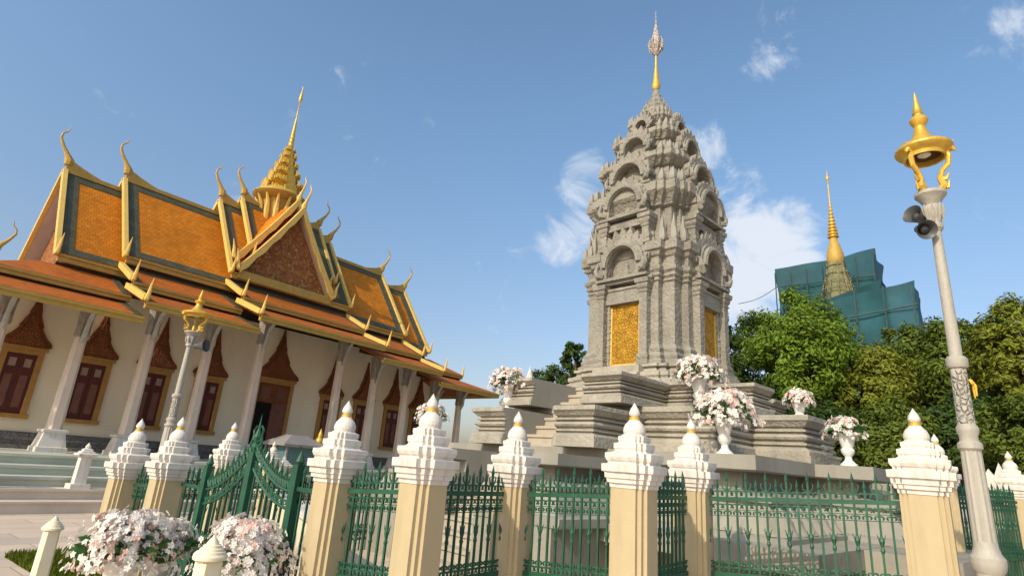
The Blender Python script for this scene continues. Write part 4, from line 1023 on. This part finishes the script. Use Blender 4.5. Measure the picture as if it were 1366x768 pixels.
ro_ = o.obj('ribbon', 'ribbon'); ro_.location = hd(1298, 512, 6.24); ro_.scale = (.7,)*3; tag(ro_, 'small orange ribbon tied round the right lamp post', 'ribbon')

# ------------------------------------------------------------------ leaf stones at right
for px, lab, s in ((1323, 'white leaf-shaped stone nearest the lamp post', 1.0), (1338, 'white leaf-shaped stone beside the far fence pillar', 1.05)):
    p = hd(px, 655, 13.6)
    t_ = thing('boundary_stone', lab, 'stone', (p.x, p.y, 0), 0, 'white leaf-shaped stones')
    b = MB(); b.prism([(-.10, 1.7), (.10, 1.7), (.13, 1.86), (.11, 2.02), (.0, 2.20*s), (-.11, 2.02), (-.13, 1.86)], -.05, .05, lambda u, v, w: (w, u, v)); b.obj('leaf_slab', 'white', t_)
    b = MB(); b.loft([rectring(-h, h, -h, h, z_) for h, z_ in [(.3, 0), (.3, 1.2), (.22, 1.25), (.22, 1.6), (.28, 1.65), (.28, 1.7)]]); b.obj('pedestal', 'base_stone', t_)
# pale chedi spire behind
p = hd(706, 513, 24)
t_ = thing('white_chedi', 'slender white spire tip behind the left stupa block', 'chedi', (p.x, p.y, 0))
b = MB(); b.lathe([(1.2, 0), (1.2, 1.2), (1.0, 1.5), (.9, 2.6), (.5, 3.6), (.3, 4.3), (.14, 4.7), (.10, 4.9), (.16, 5.05), (.13, 5.25), (.06, 5.5), (.0, 5.7)], 18); b.obj('spire', 'white', t_, True)

# ------------------------------------------------------------------ SCAFFOLDED TOWER
def net_box(mb, x0, x1, y0, y1, z0, z1, n=12, amp=.12, seed=0, skew=0):
    def wob(p): 
        v = Vector(p); return v+Vector((noise.noise(v*.5+Vector((seed, 0, 0))), noise.noise(v*.5+Vector((0, seed+3, 0))), .6*noise.noise(v*.4+Vector((9, 0, seed)))))*amp
    def grid(f):
        k = len(mb.v)
        for i in range(n+1):
            for j in range(n+1): mb.v.append(tuple(wob(f(i/n, j/n))))
        for i in range(n):
            for j in range(n): a = k+i*(n+1)+j; mb.f.append((a, a+1, a+n+2, a+n+1))
    zt = lambda y: z1-skew*(y-y0)/(y1-y0)
    grid(lambda a, b: (x0, y0+(y1-y0)*a, z0+(zt(y0+(y1-y0)*a)-z0)*b)); grid(lambda a, b: (x1, y0+(y1-y0)*a, z0+(zt(y0+(y1-y0)*a)-z0)*b))
    grid(lambda a, b: (x0+(x1-x0)*a, y0, z0+(z1-z0)*b)); grid(lambda a, b: (x0+(x1-x0)*a, y1, z0+(zt(y1)-z0)*b))
    grid(lambda a, b: (x0+(x1-x0)*a, y0+(y1-y0)*b, zt(y0+(y1-y0)*b)))
sc_ = thing('scaffolded_building', 'distant building wrapped in teal scaffold netting with a golden spire on top', 'building', (46, 6.4, 0))
def SB(mb, nm, m_, par=None, sm=False):
    mb.v = [(x-46, y-6.4, z_) for x, y, z_ in mb.v]; return mb.obj(nm, m_, par or sc_, sm)
b = MB(); net_box(b, 44.8, 50.5, 3.9, 10.4, 0, 17.95, 18, .32, 1, .45); SB(b, 'netting', 'net', None, True)
b = MB(); net_box(b, 42.0, 47, 1.75, 6.6, 0, 14.5, 14, .28, 5, .8); SB(b, 'netting', 'net', None, True)
b = MB(); net_box(b, 43.2, 47, 3.6, 7.5, 0, 15.2, 12, .3, 8, 1.2); SB(b, 'netting', 'net_dark', None, True)
b = MB()
for y in [4.0+i*1.07 for i in range(7)]:
    b.tube([(44.55, y, 9), (44.55, y, 17.7-.09*(y-3.9)*1.0)], .045, 5)
for z_ in (14.2, 16.0): b.tube([(44.52, 3.9, z_), (44.52, 10.4, z_)], .04, 5)
for y in (1.9, 3.4, 5.0, 6.4): b.tube([(41.75, y, 8), (41.75, y, 14.3)], .045, 5)
b.tube([(41.72, 1.7, 12.9), (41.72, 6.5, 12.3)], .06, 5)
SB(b, 'scaffold_pole', 'pole_metal')
b = MB()
for hw_, z0_, z1_ in ((2.6, 0, 10.5), (2.1, 10.5, 13), (1.7, 13, 15.2), (1.25, 15.2, 16.6)): b.loft([rectring(47.3-h, 47.3+h, 6.6-h, 6.6+h, z_) for h, z_ in ((hw_, z0_), (hw_, z1_-.5), (hw_+.25, z1_-.4), (hw_+.25, z1_-.1), (hw_*.8, z1_))])
SB(b, 'tower_body', 'base_stone')
for zf in (9.5, 11.7, 13.9, 16.1):
    b = MB(); b.box(45.0, 50.2, 4.1, 10.2, zf, zf+.06); SB(b, 'plank_deck', 'pole_metal')
b = MB()
mxs = Matrix.Translation((44.0, 6.2, 0))
for i in range(26):
    a = rnd.uniform(0, 6.28); r0, r1_ = rnd.uniform(.6, 1.15), rnd.uniform(.2, .6)
    b.tube([(44.0+r0*math.cos(a), 6.2+r0*math.sin(a), 14.6), (44.0+r1_*math.cos(a+.2), 6.2+r1_*math.sin(a+.2), 17.2)], .04, 4)
for z_, r_ in ((15.0, 1.1), (15.6, .9), (16.2, .75), (16.8, .6), (17.2, .5)): b.tube([(44+r_*math.cos(2*math.pi*j/12), 6.2+r_*math.sin(2*math.pi*j/12), z_) for j in range(13)], .035, 4)
SB(b, 'spire_scaffold', 'bamboo')
b = MB(); b.lathe([(1.1, 12.2), (.85, 14.2), (.72, 15.3), (.62, 16.2), (.50, 17.0), (.3, 17.1)], 16, mxs); SB(b, 'spire_base', 'bamboo', None, True)
b = MB(); b.lathe([(.48, 17.0), (.56, 17.2), (.55, 17.7), (.42, 18.2), (.36, 18.5), (.30, 18.6), (.24, 18.9), (.2, 19.0)], 16, mxs); spb = SB(b, 'spire', 'gold_paint', None, True)
pr = []; z_ = 18.95
for k in range(11):
    r_ = .33*(1-k/12.5); pr += [(r_*.62, z_), (r_*1.15, z_+.09), (r_*1.15, z_+.15), (r_*.62, z_+.22)]; z_ += .24*(1+.03*k)
pr += [(.05, z_), (.04, z_+1.2), (.035, z_+1.6), (.10, z_+1.7), (.12, z_+1.85), (.05, z_+2.0), (.02, z_+2.3), (.0, z_+2.5)]
b = MB(); b.lathe(pr, 14, mxs); SB(b, 'spire_needle', 'gold', spb, True)
a_, b_ = hd(985, 405, 43), hd(1036, 383, 45)
o = MB(); o.tube([tuple(a_+(b_-a_)*t_/8+Vector((0, 0, -.25*math.sin(math.pi*t_/8)))) for t_ in range(9)], .03, 4); tag(o.obj('overhead_cable', 'speaker'), 'thin dark cable running left from the teal netting', 'cable')

# ------------------------------------------------------------------ TREES
def make_tree(loc, label, crown, leaf, nclump, nleaf, lsize, seed, trunk=.16, grp=None, name='tree', low=-.9):
    """crown: (rx, ry, rz, height of centre)"""
    rg = random.Random(seed)
    t_ = thing(name, label, 'tree', loc, 0, grp)
    rx, ry, rz, hc = crown
    tb = MB(); tb.tube([(0, 0, 0), (.05, .03, hc*.35), (-.05, .05, hc*.7), (0, 0, hc)], [trunk, trunk*.8, trunk*.6, trunk*.3], 8)
    clumps = []
    for i in range(nclump):
        for _ in range(40):
            v = Vector((rg.gauss(0, 1), rg.gauss(0, 1), rg.gauss(0, 1))).normalized()
            if v.z > low: break
        rr = rg.uniform(.35, 1.0)**.45
        wob = 1+.22*noise.noise(v*2.1+Vector((seed, 0, 0)))
        c = Vector((v.x*rx*rr*wob, v.y*ry*rr*wob, hc+v.z*rz*rr*wob)); clumps.append((c, v, rg.uniform(.55, 1.15)))
    for c, v, s in clumps[::3]: tb.tube([(0, 0, hc*.45), (c*.45+Vector((0, 0, hc*.28))), c*.92], [trunk*.4, trunk*.25, .012], 5)
    tb.obj('trunk', 'bark', t_, True)
    vs, fs = [], []
    base = (rx+ry+rz)/3
    for c, v, s in clumps:
        cr = base*.30*s
        for i in range(nleaf):
            d = Vector((rg.gauss(0, 1), rg.gauss(0, 1), rg.gauss(0, .8)))
            d = d.normalized()*cr*rg.random()**.5
            p = c+d
            n = (d.normalized()*.7+v*.5+Vector((rg.gauss(0, .5), rg.gauss(0, .5), rg.gauss(0, .5)+.45))).normalized()
            t1 = n.orthogonal().normalized(); t1 = Matrix.Rotation(rg.uniform(0, 6.28), 3, n) @ t1; t2 = n.cross(t1)
            a = lsize*rg.uniform(.6, 1.25); w = a*.42
            k = len(vs)
            vs += [tuple(p-t1*a*.5), tuple(p+t2*w*.5+n*a*.06), tuple(p+t1*a*.5), tuple(p-t2*w*.5+n*a*.06)]; fs.append((k, k+1, k+2, k+3))
    raw('crown', vs, fs, leaf, t_)
    return t_
def tree_px(px, py, d, rpx, rzpx, label, leaf, seed, nclump=70, nleaf=110, ls=.24, grp='trees beyond the stupa', low=-.9):
    c = hd(px, py, d); sc = 763/((c-Vector((0, 0, EYE))).dot(fw)); rx = rpx/sc*.95; rz = rzpx/sc
    return make_tree((c.x, c.y, 0), label, (rx, rx, rz, c.z), leaf, int(nclump*1.15), int(nleaf*1.5), ls*.78, seed, grp=grp, low=low)
tree_px(1068, 478, 24, 66, 84, 'bright green round-crowned tree right of the stupa tower', 'leaf_bright', 1, 110, 140, .25)
tree_px(982, 480, 27, 44, 66, 'dark green tree close behind the right side of the stupa tower', 'leaf_dark', 2, 80, 120, .26)
tree_px(1150, 520, 25, 62, 62, 'yellow-green tree in front of the teal netting, left of the tall lamp post', 'leaf_yellow', 3, 90, 130, .24)
tree_px(1222, 500, 27, 52, 66, 'olive tree under the lower teal netting, directly left of the lamp post shaft', 'leaf_olive', 4, 90, 130, .25)
tree_px(1292, 505, 26, 58, 78, 'olive green tree directly behind the tall lamp post', 'leaf_olive', 5, 100, 130, .25)
tree_px(1362, 480, 23, 56, 84, 'yellow-green tree at the right picture edge', 'leaf_yellow', 6, 100, 130, .23)
tree_px(1100, 590, 22.5, 62, 50, 'low dark tree beside the lower right stupa urn', 'leaf_dark', 7, 80, 130, .22)
tree_px(1190, 595, 22, 70, 56, 'low olive tree above the large near pillar cap', 'leaf_olive', 8, 90, 130, .22)
tree_px(1290, 590, 22, 70, 56, 'low dark tree at the foot of the tall lamp post view', 'leaf_dark', 9, 90, 130, .22)
tree_px(1380, 585, 20, 60, 56, 'low olive tree at the lower right picture edge', 'leaf_olive', 10, 70, 120, .2)
tree_px(1020, 560, 25, 60, 60, 'dark tree behind the right stair blocks of the stupa', 'leaf_dark', 14, 70, 120, .25)
tree_px(768, 483, 24, 18, 30, 'dark green tree tip behind the left edge of the tower base', 'leaf_dark', 11, 30, 80, .22)
tree_px(735, 508, 25, 34, 16, 'low dark shrub top left of the tower behind the stair block', 'leaf_dark', 12, 30, 60, .2)
tree_px(694, 542, 22, 12, 12, 'small green shrub between the left stair blocks', 'leaf_olive', 13, 16, 50, .18)
